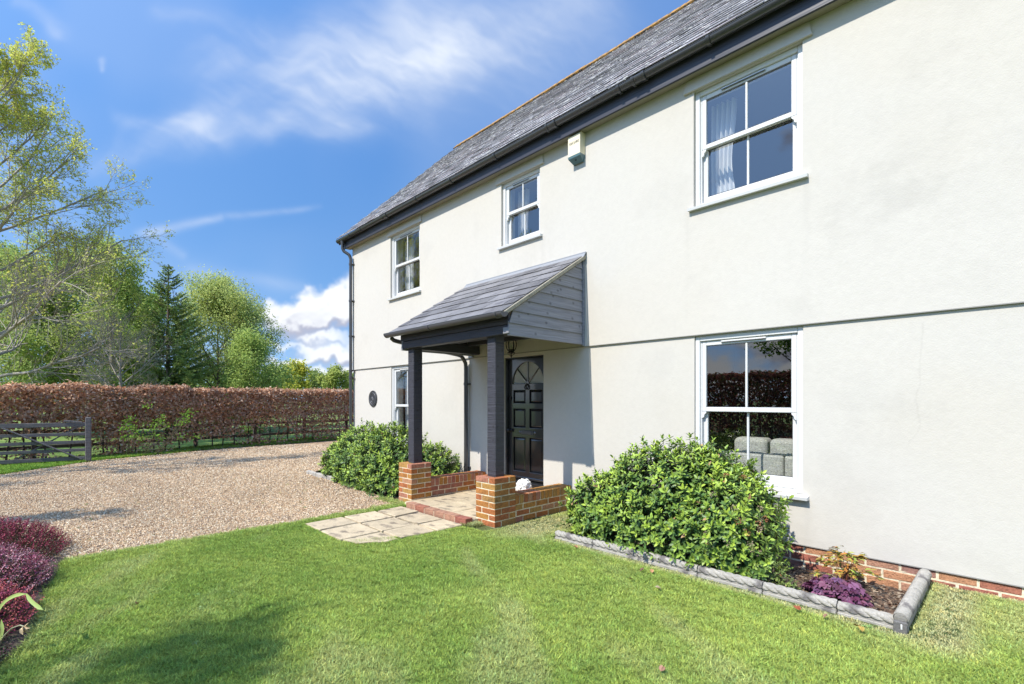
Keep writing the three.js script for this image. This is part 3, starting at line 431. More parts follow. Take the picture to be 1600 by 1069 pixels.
// main roof: boarding, slates laid course by course, ridge tiles
{
  const roof = part('roof', house), e = [5.2, 0.25], r = [8.56, -3.19], L = Math.hypot(r[0] - e[0], r[1] - e[1]), uy = (r[0] - e[0]) / L, uz = (r[1] - e[1]) / L, x0 = -10.9, x1 = XR;
  const A = [e[0] - 0.05, e[1] - 0.03], B = [r[0] - 0.06, r[1]], D = [e[0] - 0.05, -6.63];
  mesh('roof_deck', poly([[[x0 + 0.02, ...A], [x1, ...A], [x1, ...B], [x0 + 0.02, ...B]], [[x1, ...D], [x0 + 0.02, ...D], [x0 + 0.02, ...B], [x1, ...B]], [[x0 + 0.02, ...D], [x0 + 0.02, ...A], [x0 + 0.02, ...B]], [[x1, ...A], [x1, ...D], [x1, ...B]], [[x0 + 0.02, ...D], [x1, ...D], [x1, ...A], [x0 + 0.02, ...A]]]), M.slate[0], roof);
  const rnd = mulberry(77), gauge = 0.185, rows = Math.floor(L / gauge), wS = 0.25, shapes = [];
  for (let i = 0; i < 6; i++) shapes.push(boxUV(cham(wS - 0.007, 0.014, gauge + 0.07, 0.002, 0.004, rnd), rnd() * 7, rnd() * 7));
  const tilt = Math.atan2(uy, -uz), spots = [];
  for (let k = 0; k < rows; k++) for (let i = 0; i < 56; i++) {
    let x = x0 + wS / 2 + i * wS - (k % 2) * wS / 2; if (x > x1 + 0.1) continue; if (x < x0) x = x0 + wS / 4;
    const t = (k + 0.5) * gauge, y = e[0] + uy * t, z = e[1] + uz * t;
    spots.push({ x, y, z, d: Math.hypot(x, y - 1.46, z - 5.138) + (x > -0.4 ? 30 : 0), s: Math.floor(rnd() * 6), m: Math.floor(rnd() * 5), j: (rnd() - 0.5) * 0.012, l: rnd() * 0.006 });
  }
  spots.sort((a, b) => a.d - b.d);
  const ups = -uz, put = (s) => new THREE.Matrix4().makeRotationX(tilt - 0.075).premultiply(new THREE.Matrix4().makeRotationY(s.j)).setPosition(s.x, s.y + ups * (0.012 + s.l), s.z + uy * (0.012 + s.l));
  const rest = [[], [], [], [], []];
  spots.forEach((s, i) => { if (i < 290) { const m = mesh('slate', shapes[s.s], M.slate[s.m], roof); m.applyMatrix4(put(s)); } else rest[s.m].push(shapes[s.s].clone().applyMatrix4(put(s))); });
  rest.forEach((g, i) => mesh('slate_courses', g, M.slate[i], roof, 'stuff'));
  {  // pale crusts of lichen growing on the slates
    const L = [], base = new THREE.CylinderGeometry(1, 1.15, 1, 7, 1).toNonIndexed();
    for (let i = 0; i < 1500; i++) { const s = spots[Math.floor(Math.pow(rnd(), 0.8) * spots.length * 0.98)], q = fbm(s.x * 1.1 + 30, s.z * 1.5 + 30, 3, 0, 0, 55); if (rnd() > sm(0.35, 0.62, q)) continue; const r = 0.008 + rnd() * rnd() * 0.03, dx = (rnd() - 0.5) * wS, dt = (rnd() - 0.5) * gauge; L.push(base.clone().scale(r, 0.004, r * (0.6 + rnd() * 0.8)).applyMatrix4(new THREE.Matrix4().makeRotationX(tilt - 0.075).setPosition(s.x + dx, s.y + uy * dt + ups * (0.024 + s.l - dt * 0.075), s.z + uz * dt + uy * (0.024 + s.l - dt * 0.075)))); }
    mesh('lichen', L, M.lichenSpot, roof, 'stuff');
  }
  const tile = [0, 1, 2].map(() => { const s = new THREE.Shape(); s.moveTo(-0.15, -0.13); s.lineTo(-0.02, 0.01); s.quadraticCurveTo(0, 0.025, 0.02, 0.01); s.lineTo(0.15, -0.13); s.lineTo(0.135, -0.145); s.lineTo(0, -0.01); s.lineTo(-0.135, -0.145); s.closePath(); return boxUV(new THREE.ExtrudeGeometry(s, { depth: 0.44, bevelEnabled: true, bevelThickness: 0.005, bevelSize: 0.004, bevelSegments: 1 }).rotateY(Math.PI / 2).toNonIndexed(), rnd() * 5, rnd() * 5); });
  for (let i = 0; i < 30; i++) { const t = mesh('ridge_tile', tile[i % 3], M.lichen, roof); t.position.set(x0 + 0.02 + i * 0.451, r[0] + 0.05 + (rnd() - 0.5) * 0.012, r[1]); t.rotation.z = (rnd() - 0.5) * 0.01; }
  mesh('ridge_vent', [rbox(-8.62, -8.16, r[0] - 0.05, r[0] + 0.115, r[1] - 0.6, r[1] - 0.2, 0.01), rbox(-8.66, -8.12, r[0] + 0.1155, r[0] + 0.14, r[1] - 0.64, r[1] - 0.16, 0.006)], M.slate[0], roof);
  mesh('verge_board', bar([x0 + 0.03, e[0] - 0.1, e[1] - 0.05], [x0 + 0.03, r[0] - 0.12, r[1]], 0.03, 0.18, [1, 0, 0]), M.fascia, roof);
}
// ------------------------------------------------------------------ the porch
const porch = thing('porch', 'open porch with slate lean-to roof, black posts and low brick walls at the front door', 'porch');
function brickwork(parentName, core, seed, laid, mats = M.brickOchre) {
  const p = mesh(parentName, core, M.mortar, porch), rnd = mulberry(seed), cache = {};
  for (const [x0, x1, y0, y1, z0, z1] of laid) {
    const key = [x1 - x0, y1 - y0, z1 - z0].map((v) => v.toFixed(3)).join(), v = Math.floor(rnd() * 2);
    const g = cache[key + v] ??= boxUV(cham(x1 - x0, y1 - y0, z1 - z0, 0.004, 0.004, rnd), rnd() * 3, rnd() * 3);
    const b = mesh('brick', g, mats[Math.floor(rnd() * mats.length)], p); b.position.set((x0 + x1) / 2 + (rnd() - 0.5) * 0.003, (y0 + y1) / 2, (z0 + z1) / 2 + (rnd() - 0.5) * 0.003);
  }
  return p;
}
const ochreMix = [...M.brickOchre, ...M.brickOchre, M.brickRed[1], M.brickRed[5]], redMix = [...M.brickRed.slice(0, 3), ...M.brickOchre.slice(0, 3)];
function pillar(x0, z0, seed, mats) {
  const s = 0.338, h = 0.0718, bh = 0.0618, n = 8, laid = [], L = 0.2265, S = 0.1015;
  for (let k = 0; k < n; k++) {
    const y0 = k * h + 0.004, y1 = y0 + bh, z1 = z0 + s, x1 = x0 + s;
    if (k % 2) laid.push([x0, x0 + L, y0, y1, z1 - S, z1], [x1 - S, x1, y0, y1, z1 - L, z1], [x1 - L, x1, y0, y1, z0, z0 + S], [x0, x0 + S, y0, y1, z0, z0 + L]);
    else laid.push([x1 - L, x1, y0, y1, z1 - S, z1], [x1 - S, x1, y0, y1, z0, z0 + L], [x0, x0 + L, y0, y1, z0, z0 + S], [x0, x0 + S, y0, y1, z1 - L, z1]);
  }
  brickwork('brick_pillar', box(x0 + 0.004, x0 + s - 0.004, -0.05, n * h - 0.013, z0 + 0.004, z0 + s - 0.004), seed, laid, mats);
}
pillar(-4.505, 1.074, 5, ochreMix); pillar(-6.268, 1.074, 6, ochreMix);
function lowWall(x0, x1, seed, mats, base) {
  const laid = [], h = 0.0725; for (let k = 0; k < 3; k++) { let z = 0.012 - (k % 2 ? 0.115 : 0); while (z < 1.068) { const a = Math.max(0.006, z), b = Math.min(1.068, z + 0.2175); if (b - a > 0.04) laid.push([x0, x1, k * h + 0.003, k * h + 0.0655, a, b]); z += 0.2295; } }
  for (let i = 0; i < 14; i++) { const z = 0.006 + i * 0.0758; laid.push([x0 - 0.003, x1 + 0.003, 0.2205, 0.326, z, z + 0.066]); }
  brickwork('low_wall', box(x0 + 0.0035, x1 - 0.0035, -0.05, 0.321, 0.005, 1.072), seed, laid, mats);
}
lowWall(-4.405, -4.19, 8, ochreMix); lowWall(-6.175, -5.96, 9, redMix);
{
  const rnd = mulberry(12);
  // step of red bricks laid on edge, and the slabbed floor behind it
  const laid = []; for (let i = 0; i < 6; i++) laid.push([-5.755 + i * 0.2175, -5.755 + i * 0.2175 + 0.2085, 0.012, 0.088, 1.50, 1.605]); brickwork('step', box(-5.75, -4.475, -0.03, 0.074, 1.506, 1.6), 14, laid, [M.brickRed[0], M.brickRed[2], M.brickRed[3]]);
  const floor = mesh('porch_floor', box(-5.955, -4.462, -0.05, 0.05, 0.005, 1.499), M.mortar, porch);
  for (let i = 0; i < 3; i++) for (let k = 0; k < 3; k++) { const x0 = -5.95 + i * 0.515, z0 = 0.01 + k * 0.4965, s = mesh('floor_slab', boxUV(cham(i === 2 ? 0.457 : 0.503, 0.03, 0.486, 0.006, 0.004, rnd), rnd() * 4, rnd() * 4), M.slab[Math.floor(rnd() * 3)], floor); s.position.set(x0 + (i === 2 ? 0.2285 : 0.2515), 0.048 + rnd() * 0.003, z0 + 0.243); }
  // posts and beams
  for (const x of [-4.42, -6.18]) mesh('post', boxUV(cham(0.15, 1.69, 0.15, 0.008, 0.004, rnd), rnd(), rnd()).translate(x + 0.075, 1.41, 1.235), M.blackWood, porch);
  mesh('beam', [rbox(-6.24, -4.0, 2.245, 2.40, 1.15, 1.31, 0.008)], M.blackWood, porch);
  mesh('front_board', rbox(-6.26, -3.985, 2.225, 2.33, 1.332, 1.368, 0.005), M.blackWood, porch);
  mesh('fascia', rbox(-6.28, -3.98, 2.335, 2.47, 1.345, 1.375, 0.004), M.blackWood, porch);
  mesh('side_beam', [rbox(-6.20, -6.08, 2.22, 2.36, 0.021, 1.148, 0.006), rbox(-4.12, -4.0, 2.25, 2.38, 0.021, 1.148, 0.006)], M.blackWood, porch);
  for (const z of [0.25, 0.62, 1.0]) mesh('rafter_tie', rbox(-6.078, -4.122, 2.34, 2.42, z - 0.03, z + 0.03, 0.005), M.blackWood, porch);
  mesh('end_block', rbox(-4.05, -3.955, 2.225, 2.30, 1.369, 1.392, 0.004), M.clad, porch);
  // lean-to roof
  const e = [2.455, 1.47], t = [3.375, 0.022], L = Math.hypot(t[0] - e[0], t[1] - e[1]), uy = (t[0] - e[0]) / L, uz = (t[1] - e[1]) / L, x0 = -6.44, x1 = -3.945, roof = part('roof', porch);
  const P = (x, s, n) => [x, e[0] + uy * s - uz * n, e[1] + uz * s + uy * n];
  const F = [P(x0 + 0.02, 0.02, -0.05), P(x0 + 0.02, L, -0.05), P(x0 + 0.02, L, 0), P(x0 + 0.02, 0.02, 0)], G = F.map(([, y, z]) => [x1 - 0.02, y, z]);
  mesh('roof_deck', poly([F.slice().reverse(), G, ...F.map((p, i) => [p, F[(i + 1) % 4], G[(i + 1) % 4], G[i]])]), M.blackWood, roof);
  const rows = 7, gauge = (L + 0.02) / rows, tilt = Math.atan2(uy, -uz), n = 7, wS = (x1 - x0) / n, cache = [];
  for (let i = 0; i < 4; i++) cache.push(boxUV(cham(wS - 0.007, 0.011, gauge + 0.06, 0.003, 0.003, rnd), rnd() * 5, rnd() * 5));
  const halfS = boxUV(cham(wS / 2 - 0.007, 0.011, gauge + 0.06, 0.003, 0.003, rnd), 2, 1);
  for (let k = 0; k < rows; k++) for (let i = 0; i <= n; i++) {
    let x = x0 + (i + 0.5) * wS, g = cache[Math.floor(rnd() * 4)];
    if (k % 2) { x -= wS / 2; if (i === 0) { x = x0 + wS / 4; g = halfS; } if (i === n) { x = x1 - wS / 4; g = halfS; } } else if (i === n) continue;
    const q = P(x, (k + 0.5) * gauge - 0.03, 0.014 + rnd() * 0.004), s = mesh('slate', g, M.porchSlate[Math.floor(rnd() * 4)], roof);
    s.applyMatrix4(new THREE.Matrix4().makeRotationX(tilt - 0.05).setPosition(...q));
  }
  mesh('verge_strip', bar(P(x1 + 0.012, -0.03, -0.012), P(x1 + 0.012, L, -0.012), 0.045, 0.022, [1, 0, 0]), M.paleWood, roof);
  mesh('flashing', [bar([x0 - 0.005, 3.372, 0.062], [x1 + 0.03, 3.372, 0.062], 0.09, 0.008, [0, 0.6, 0.8]), rbox(x0 + 0.02, x1 + 0.03, 3.395, 3.42, 0.0205, 0.045, 0.004)], M.lead, roof);
  // gutter
  const gut = part('gutter', porch), gy = 2.452, gz = 1.49, gx0 = -6.46, gx1 = -3.93;
  const half = (r0, r1, a, b) => { const s = new THREE.Shape(); s.absarc(0, 0, r0, Math.PI, 2 * Math.PI, false); s.lineTo(r1, 0); s.absarc(0, 0, r1, 2 * Math.PI, Math.PI, true); s.closePath(); return boxUV(new THREE.ExtrudeGeometry(s, { depth: b - a, bevelEnabled: false, curveSegments: 14 }).rotateY(Math.PI / 2).toNonIndexed().translate(a, gy, gz)); };
  const G2 = std({ color: C(0.085, 0.085, 0.095), roughness: 0.42 });
  mesh('channel', half(0.055, 0.051, gx0, gx1), G2, gut); mesh('rim', [cyl([gx0, gy, gz + 0.053], [gx1, gy, gz + 0.053], 0.006, 0.006, 6)], G2, gut);
  for (const [a, b] of [[gx0 - 0.01, gx0 + 0.004], [gx1 - 0.004, gx1 + 0.01]]) { const s = new THREE.Shape(); s.absarc(0, 0, 0.058, Math.PI, 2 * Math.PI, false); s.closePath(); mesh('stop_end', boxUV(new THREE.ExtrudeGeometry(s, { depth: b - a, bevelEnabled: false }).rotateY(Math.PI / 2).toNonIndexed().translate(a, gy, gz)), G2, gut); }
  for (const x of [-5.35, -4.03]) mesh('bracket', half(0.062, 0.0555, x - 0.018, x + 0.018), G2, gut);
  // boarded sides
  for (const sd of [1, -1]) {
    const side = part('side_panel', porch), X = sd > 0 ? -3.99 : -6.23, ymax = 3.30, exp = 0.142;
    for (let k = 0; k < 8; k++) {
      const y0 = 2.205 + k * exp, y1 = y0 + exp + 0.02, zr = (y) => 0.05 + (ymax - y) / (t[0] - e[0]) * 1.448, ya = Math.min(y1, ymax - 0.005), z0 = 0.05, za = Math.min(1.374, zr(y0)), zb = Math.min(1.374, zr(ya));
      const o0 = X + sd * 0.032, o1 = X + sd * 0.014, i0 = X;
      const f = [[i0, y0, z0], [i0, y0, za], [i0, ya, zb], [i0, ya, z0]], g = [[o0, y0, z0], [o0, y0, za], [o1, ya, zb], [o1, ya, z0]];
      const faces = [g.slice().reverse(), f, ...f.map((p, i) => [p, g[i], g[(i + 1) % 4], f[(i + 1) % 4]])];
      const geo = poly(sd > 0 ? faces : faces.map((q) => q.slice().reverse())); geo.attributes.uv.array.forEach((_, i, u) => { u[i] += (i % 2 ? k * 0.37 : k * 1.3); });
      mesh('board', geo, M.clad, side);
    }
    mesh('corner_batten', rbox(X - 0.005, X + sd * 0.045 + (sd < 0 ? 0 : 0), 2.19, 3.34, 0.0205, 0.0495, 0.003), M.clad, side);
  }
  // porch downpipe
  const dp = part('downpipe', porch), px = -6.40, pz = 0.06;
  mesh('pipe', tube([[px - 0.03, 2.40, 1.44], [px - 0.03, 2.36, 1.36], [px - 0.03, 2.27, 0.6], [px - 0.02, 2.245, 0.36], [px, 2.21, 0.16], [px, 2.1, pz + 0.01], [px, 1.95, pz], [px, 1.0, pz], [px, 0.32, pz]], 0.033, 12, 60), M.gutter, dp);
  for (const y of [1.75, 0.36]) mesh('pipe_clip', [cyl([px, y - 0.02, pz], [px, y + 0.02, pz], 0.04, 0.04, 14), rbox(px - 0.06, px + 0.06, y - 0.012, y + 0.012, 0.002, 0.03, 0.003)], M.gutter, dp);
  mesh('shoe', tube([[px, 0.33, pz], [px, 0.27, pz], [px, 0.22, pz + 0.05]], 0.036, 12, 10), M.gutter, dp);
}
// wall lantern, alarm box, round plaque, white stone ball
{
  const l = thing('wall_lantern', 'black caged lantern hanging on a bracket above the front door', 'lantern', null, [-5.2, 2.105, 0.16]); l.scale.setScalar(1.06);
  mesh('bracket', [tube([[0, 0.30, -0.13], [0, 0.36, -0.08], [0, 0.365, -0.02], [0, 0.33, 0]], 0.008, 8, 14), new THREE.CylinderGeometry(0.05, 0.05, 0.018, 18).rotateX(Math.PI / 2).translate(0, 0.305, -0.121)], M.iron, l);
  const lathe = (a) => new THREE.LatheGeometry(a.map((p) => new THREE.Vector2(...p)), 24);
  mesh('cap', lathe([[0.0, 0.33], [0.018, 0.325], [0.022, 0.31], [0.045, 0.295], [0.06, 0.275], [0.066, 0.262], [0.072, 0.26], [0.072, 0.25], [0.0, 0.25]]), M.iron, l);
  mesh('glass', lathe([[0.055, 0.25], [0.066, 0.21], [0.068, 0.18], [0.062, 0.14], [0.05, 0.11]]), M.lampGlass, l);
  for (let i = 0; i < 6; i++) { const a = i / 6 * 6.2832 + 0.3, q = (r, y) => [Math.cos(a) * r, y, Math.sin(a) * r]; mesh('cage_bar', tube([q(0.058, 0.252), q(0.071, 0.21), q(0.073, 0.18), q(0.066, 0.14), q(0.05, 0.105)], 0.006, 6, 12), M.iron, l); }
  mesh('base', lathe([[0, 0.112], [0.054, 0.112], [0.056, 0.1], [0.04, 0.092], [0.036, 0.08], [0.052, 0.076], [0.05, 0.068], [0.012, 0.062], [0.009, 0.03], [0.012, 0.02], [0.006, 0.004], [0, 0]].reverse()), M.iron, l);
  for (let i = 0; i < 4; i++) { const a = i / 4 * 6.2832 + 0.6, q = (r, y) => [Math.cos(a) * r, y, Math.sin(a) * r]; mesh('scroll', tube([q(0.05, 0.07), q(0.04, 0.05), q(0.02, 0.035), q(0.008, 0.028)], 0.0035, 6, 8), M.iron, l); }
  mesh('bulb', new THREE.CylinderGeometry(0.012, 0.014, 0.09, 12).translate(0, 0.16, 0), M.whiteStone, l);

  const al = thing('alarm_box', 'cream burglar alarm box with blue-grey base high under the eaves', 'alarm box', null, [-4.04, 4.64, 0.02]);
  const w = 0.1, dp = 0.11;
  mesh('cover', poly([[[-w, 0.055, dp], [w, 0.055, dp], [w, 0.31, dp], [-w, 0.31, dp]], [[-w, 0.31, dp], [w, 0.31, dp], [w, 0.335, dp * 0.75], [-w, 0.335, dp * 0.75]], [[-w, 0.335, dp * 0.75], [w, 0.335, dp * 0.75], [w, 0.335, 0], [-w, 0.335, 0]], [[w, 0.055, dp], [w, 0.055, 0], [w, 0.335, 0], [w, 0.335, dp * 0.75], [w, 0.31, dp]], [[-w, 0.055, 0], [-w, 0.055, dp], [-w, 0.31, dp], [-w, 0.335, dp * 0.75], [-w, 0.335, 0]]]), M.cream, al);
  mesh('strobe_base', poly([[[-w, 0.025, dp * 0.96], [w, 0.025, dp * 0.96], [w, 0.0548, dp * 1.01], [-w, 0.0548, dp * 1.01]], [[-w * 0.75, -0.03, 0.02], [w * 0.75, -0.03, 0.02], [w, 0.025, dp * 0.96], [-w, 0.025, dp * 0.96]], [[w, 0.025, dp * 0.96], [w * 0.75, -0.03, 0.02], [w * 0.75, -0.03, 0], [w, 0.0548, 0], [w, 0.0548, dp * 1.01]], [[-w * 0.75, -0.03, 0.02], [-w, 0.025, dp * 0.96], [-w, 0.0548, dp * 1.01], [-w, 0.0548, 0], [-w * 0.75, -0.03, 0]], [[-w, 0.0548, dp * 1.01], [w, 0.0548, dp * 1.01], [w, 0.0548, 0], [-w, 0.0548, 0]]]), M.teal, al);
  mesh('screw_head', new THREE.CylinderGeometry(0.012, 0.012, 0.01, 12).rotateX(0.9).translate(0, 0.004, 0.068), M.iron, al);
  const font = await new FontLoader().loadAsync('fonts/droid/droid_sans_bold.typeface.json');
  const tg = new TextGeometry('SECURE', { font, size: 0.032, depth: 0.001, curveSegments: 3 }); tg.computeBoundingBox(); tg.translate(-tg.boundingBox.max.x / 2, 0.2, dp + 0.0005); mesh('lettering', tg.toNonIndexed(), M.ink, al);

  const pq = thing('wall_plaque', 'round dark cast plaque on the cream wall beside the corner downpipe', 'plaque', null, [-9.69, 1.518, 0.002]);
  mesh('disc', new THREE.LatheGeometry([[0, 0.014], [0.15, 0.014], [0.155, 0.02], [0.172, 0.02], [0.176, 0.012], [0.176, 0]].map((p) => new THREE.Vector2(...p)).reverse(), 40).rotateX(Math.PI / 2), std({ color: C(0.045, 0.045, 0.05), roughness: 0.55, metalness: 0.2 }), pq);
  mesh('relief', [new THREE.TorusGeometry(0.125, 0.007, 6, 40).translate(0, 0, 0.016), new THREE.OctahedronGeometry(0.045).scale(1, 0.8, 0.25).translate(-0.015, 0.012, 0.018), new THREE.OctahedronGeometry(0.03).scale(0.9, 1.3, 0.3).translate(0.022, -0.02, 0.018), new THREE.TorusGeometry(0.06, 0.006, 6, 24, 2.2).rotateZ(3.6).translate(0, -0.02, 0.016)], std({ color: C(0.14, 0.14, 0.15), roughness: 0.5, metalness: 0.3 }), pq);

  const sb = thing('stone_ball', 'white knobbly stone ball beside the front door behind the low wall', 'ornament', null, [-4.66, 0.06, 0.44]);
  const g = new THREE.IcosahedronGeometry(0.115, 5), p = g.attributes.position; for (let i = 0; i < p.count; i++) { const v = new THREE.Vector3().fromBufferAttribute(p, i), u = v.clone().normalize(), [f] = worley(Math.atan2(u.z, u.x) * 5 + 40, u.y * 9 + 40, 500, 3); v.multiplyScalar(1 - 0.17 * sm(0.15, 0.6, f)); p.setXYZ(i, v.x, v.y, v.z); } g.computeVertexNormals();
  mesh('ball', boxUV(g).translate(0, 0.245, 0), M.whiteStone, sb);
  mesh('pedestal', new THREE.LatheGeometry([[0, 0.15], [0.05, 0.15], [0.045, 0.12], [0.06, 0.06], [0.09, 0.03], [0.095, 0], [0, 0]].map((p2) => new THREE.Vector2(...p2)).reverse(), 24), M.whiteStone, sb);
}
// inside: the sofa at the near window, curtains
{
  const s = thing('sofa', 'grey woven sofa seen from behind through the lower near window', 'sofa', null, [-1.72, 0.15, -0.62]);
  const cushion = (w, h, d) => new RoundedBoxGeometry(w, h, d, 4, Math.min(w, h, d) * 0.24);
  for (const x of [-0.32, 0.37]) mesh('backrest', boxUV(new RoundedBoxGeometry(0.685, 0.66, 0.17, 5, 0.032).toNonIndexed().translate(x, 0.415, 0.12)), M.fabric, s);
  for (const [x, w] of [[-0.36, 0.36], [-0.03, 0.26], [0.30, 0.36]]) mesh('cushion', boxUV(cushion(w, 0.30, 0.24).toNonIndexed().translate(x, 0.755, -0.03)), M.fabric, s);
  mesh('seat', boxUV(cushion(1.4, 0.2, 0.75).toNonIndexed().translate(0.02, 0.34, -0.34)), M.fabric, s);
  for (const x of [-0.74, 0.78]) mesh('arm', boxUV(new RoundedBoxGeometry(0.14, 0.5, 0.9, 3, 0.05).toNonIndexed().translate(x, 0.32, -0.25)), M.fabric, s);
  for (const x of [-0.7, 0.74]) for (const z of [-0.6, 0.12]) mesh('leg', cyl([x, 0, z], [x, 0.08, z], 0.02, 0.025, 10), M.blackWood, s);
  const curtain = (label, x0, x1, y0, y1, z, folds, pull) => {
    const g = new THREE.PlaneGeometry(1, 1, folds * 10, 24), p = g.attributes.position;
    for (let i = 0; i < p.count; i++) { const u = p.getX(i) + 0.5, v = p.getY(i) + 0.5, pinch = 1 - pull * Math.exp(-Math.pow((v - 0.42) / 0.3, 2)) * 0.6; p.setXYZ(i, x0 + (x1 - x0) * u * pinch, y0 + (y1 - y0) * v, z + 0.03 * Math.sin(u * folds * 6.2832 + 0.8 * Math.sin(v * 3)) * (0.7 + 0.3 * v)); }
    g.computeVertexNormals(); tag(mesh('curtain', g, M.curtain), label, 'curtain');
  };
  curtain('pale lilac curtain gathered behind the big upper window nearest the camera', -2.40, -2.12, 3.62, 4.78, -0.30, 5, 0.3);
  curtain('pale curtain behind the small upper window above the porch', -5.50, -5.27, 3.88, 4.78, -0.30, 4, 0.3);
  curtain('white curtain behind the upper window next to the corner downpipe', -8.86, -8.55, 3.6, 4.78, -0.30, 5, 0.2);
  curtain('white curtain behind the ground floor window beside the round plaque', -8.85, -8.25, 0.6, 2.1, -0.30, 8, 0.1);
}
// ------------------------------------------------------------------ ground, drive, lawn, path, bed
function sheet(name, pts, y, mat, label, kind = 'structure') {
  const s = new THREE.Shape(pts.map(([x, z]) => new THREE.Vector2(x, -z))), g = new THREE.ShapeGeometry(s).rotateX(-Math.PI / 2).toNonIndexed().translate(0, y, 0);
  return tag(mesh(name, boxUV(g), mat), label, null, null, kind);
}
const inside = (x, z, P) => { let c = false; for (let i = 0, j = P.length - 1; i < P.length; j = i++) { const [a, b] = P[i], [d, e] = P[j]; if ((b > z) !== (e > z) && x < (d - a) * (z - b) / (e - b) + a) c = !c; } return c; };
const toPx = (x, y, z) => { const dx = x, dz = z - 5.138, dep = dx * FW.x + dz * FW.z; return [800 + 760 * (dx * RT.x + dz * RT.z) / dep, 627 - 760 * (y - 1.4625) / dep, dep]; };
const DRIVE = [[-5.975, 1.52], [-6.45, 1.44], [-7.4, 1.36], [-9.9, 1.32], [-10.7, 0.5], [-11, -12], [-19.4, -12], [-18.2, -5], [-17.55, -2.06], [-16.81, 1.53], [-15.7, 4.23], [-14.0, 5.78], [-12.4, 8], [-11.5, 13], [-7.6, 13], [-7.4, 7.2], [-6.6, 5.6], [-5.99, 5.1], [-5.975, 4.2]];
const LAWN = [[-5.935, 1.42], [-4.6, 1.38], [-4.1, 0.0], [-3.44, 0.0], [-3.44, 1.2], [-0.485, 1.2], [-0.485, 0.0], [6, 0.0], [6, 14.5], [-7.2, 14.5], [-7.2, 7.4], [-6.4, 5.6], [-5.95, 5.02]];
const BED = [[-3.39, 0.0], [-0.52, 0.0], [-0.52, 1.2], [-3.39, 1.2]], HEATH = [[-6.15, 5.0], [-5.2, 5.12], [-4.2, 5.2], [-3.55, 5.42], [-3.5, 7.2], [-7.15, 7.2], [-6.55, 5.6]];
tag(mesh('ground', boxUV(new THREE.CircleGeometry(900, 64).rotateX(-Math.PI / 2).toNonIndexed().translate(0, -0.22, 0)), M.field), 'open grass field stretching out beyond the hedge', null, null, 'structure');
sheet('verge', [[-19.4, -12], [-18.2, -5], [-17.55, -2.06], [-16.81, 1.53], [-15.7, 4.23], [-14.0, 5.78], [-12.4, 8], [-11.5, 13], [-30, 13], [-30, -12]], -0.012, M.field, 'grass verge between the gravel and the brown hedge');
sheet('ground_strip', [[-11.5, 13], [-7.6, 13], [-7.4, 7.2], [-7.2, 14.5], [6, 14.5], [9, 24], [-30, 24], [-30, 13.02]], -0.02, M.turf, 'rough grass beyond the front lawn');
sheet('driveway', DRIVE, -0.004, M.gravel, 'wide pale gravel driveway beside the house');
sheet('lawn', LAWN, 0.002, M.turf, 'mown green front lawn');
const soilY = (z) => lerp(-0.125, 0.02, clamp(z / 1.2));
tag(mesh('flower_bed', boxUV(poly([[[-3.42, 0.02, 1.2], [-0.485, 0.02, 1.2], [-0.485, -0.125, -0.01], [-3.42, -0.125, -0.01]], [[-0.4849, -0.125, -0.01], [-0.4849, 0.02, 1.2], [-0.4849, -0.2, 1.2], [-0.4849, -0.2, -0.01]]])), M.soil), 'bark mulched bed along the house wall', null, null, 'structure');
sheet('flower_bed', HEATH, 0.012, M.soil, 'dark soil bed under the heathers');
sheet('flower_bed', [[-10.2, 0.02], [-6.3, 0.02], [-6.3, 1.36], [-9.8, 1.28]], 0.012, M.soil, 'soil bed under the shrubs left of the porch');
// paved path: nine stone slabs
{
  const path = sheet('path', [[-5.85, 1.607], [-4.45, 1.607], [-4.45, 2.80], [-4.62, 2.95], [-5.86, 2.95]], 0.006, M.soil, 'short paved path of square stone slabs in front of the porch step'), rnd = mulberry(31);
  const xs = [-5.845, -5.385, -4.875, -4.47], zs = [1.612, 2.0, 2.46, 2.945];
  for (let i = 0; i < 3; i++) for (let k = 0; k < 3; k++) { if (i === 2 && k === 2) continue; const w = xs[i + 1] - xs[i] - 0.036, d = zs[k + 1] - zs[k] - 0.036, s = mesh('paving_slab', boxUV(cham(w, 0.04, d, 0.007, 0.012, rnd), rnd() * 4, rnd() * 4), M.slab[Math.floor(rnd() * 3)], path); s.position.set((xs[i] + xs[i + 1]) / 2, 0.006 + rnd() * 0.004, (zs[k] + zs[k + 1]) / 2); s.rotation.set((rnd() - 0.5) * 0.008, (rnd() - 0.5) * 0.03, (rnd() - 0.5) * 0.008); }
  const s = mesh('paving_slab', boxUV(new THREE.ExtrudeGeometry(new THREE.Shape([[-4.86, -2.475], [-4.5, -2.475], [-4.5, -2.60], [-4.66, -2.86], [-4.86, -2.90]].map((p) => new THREE.Vector2(...p))), { depth: 0.03, bevelEnabled: true, bevelSize: 0.004, bevelThickness: 0.006, bevelSegments: 1 }).rotateX(-Math.PI / 2).toNonIndexed().translate(0, -0.012, 0)), M.slab[1], path);
}
// timber strip between lawn and gravel
{
  const t = thing('lawn_edging', 'thin weathered timber strip between the lawn and the gravel', 'edging'), rnd = mulberry(3);
  let z = 1.5; while (z < 5.0) { const l = 0.9 + rnd() * 0.25; mesh('plank', bar([-5.955 + (rnd() - 0.5) * 0.02, -0.02, z], [-5.955 + (rnd() - 0.5) * 0.02, -0.02, Math.min(5.05, z + l)], 0.035, 0.07), M.greyWood, t); z += l + 0.006; }
}
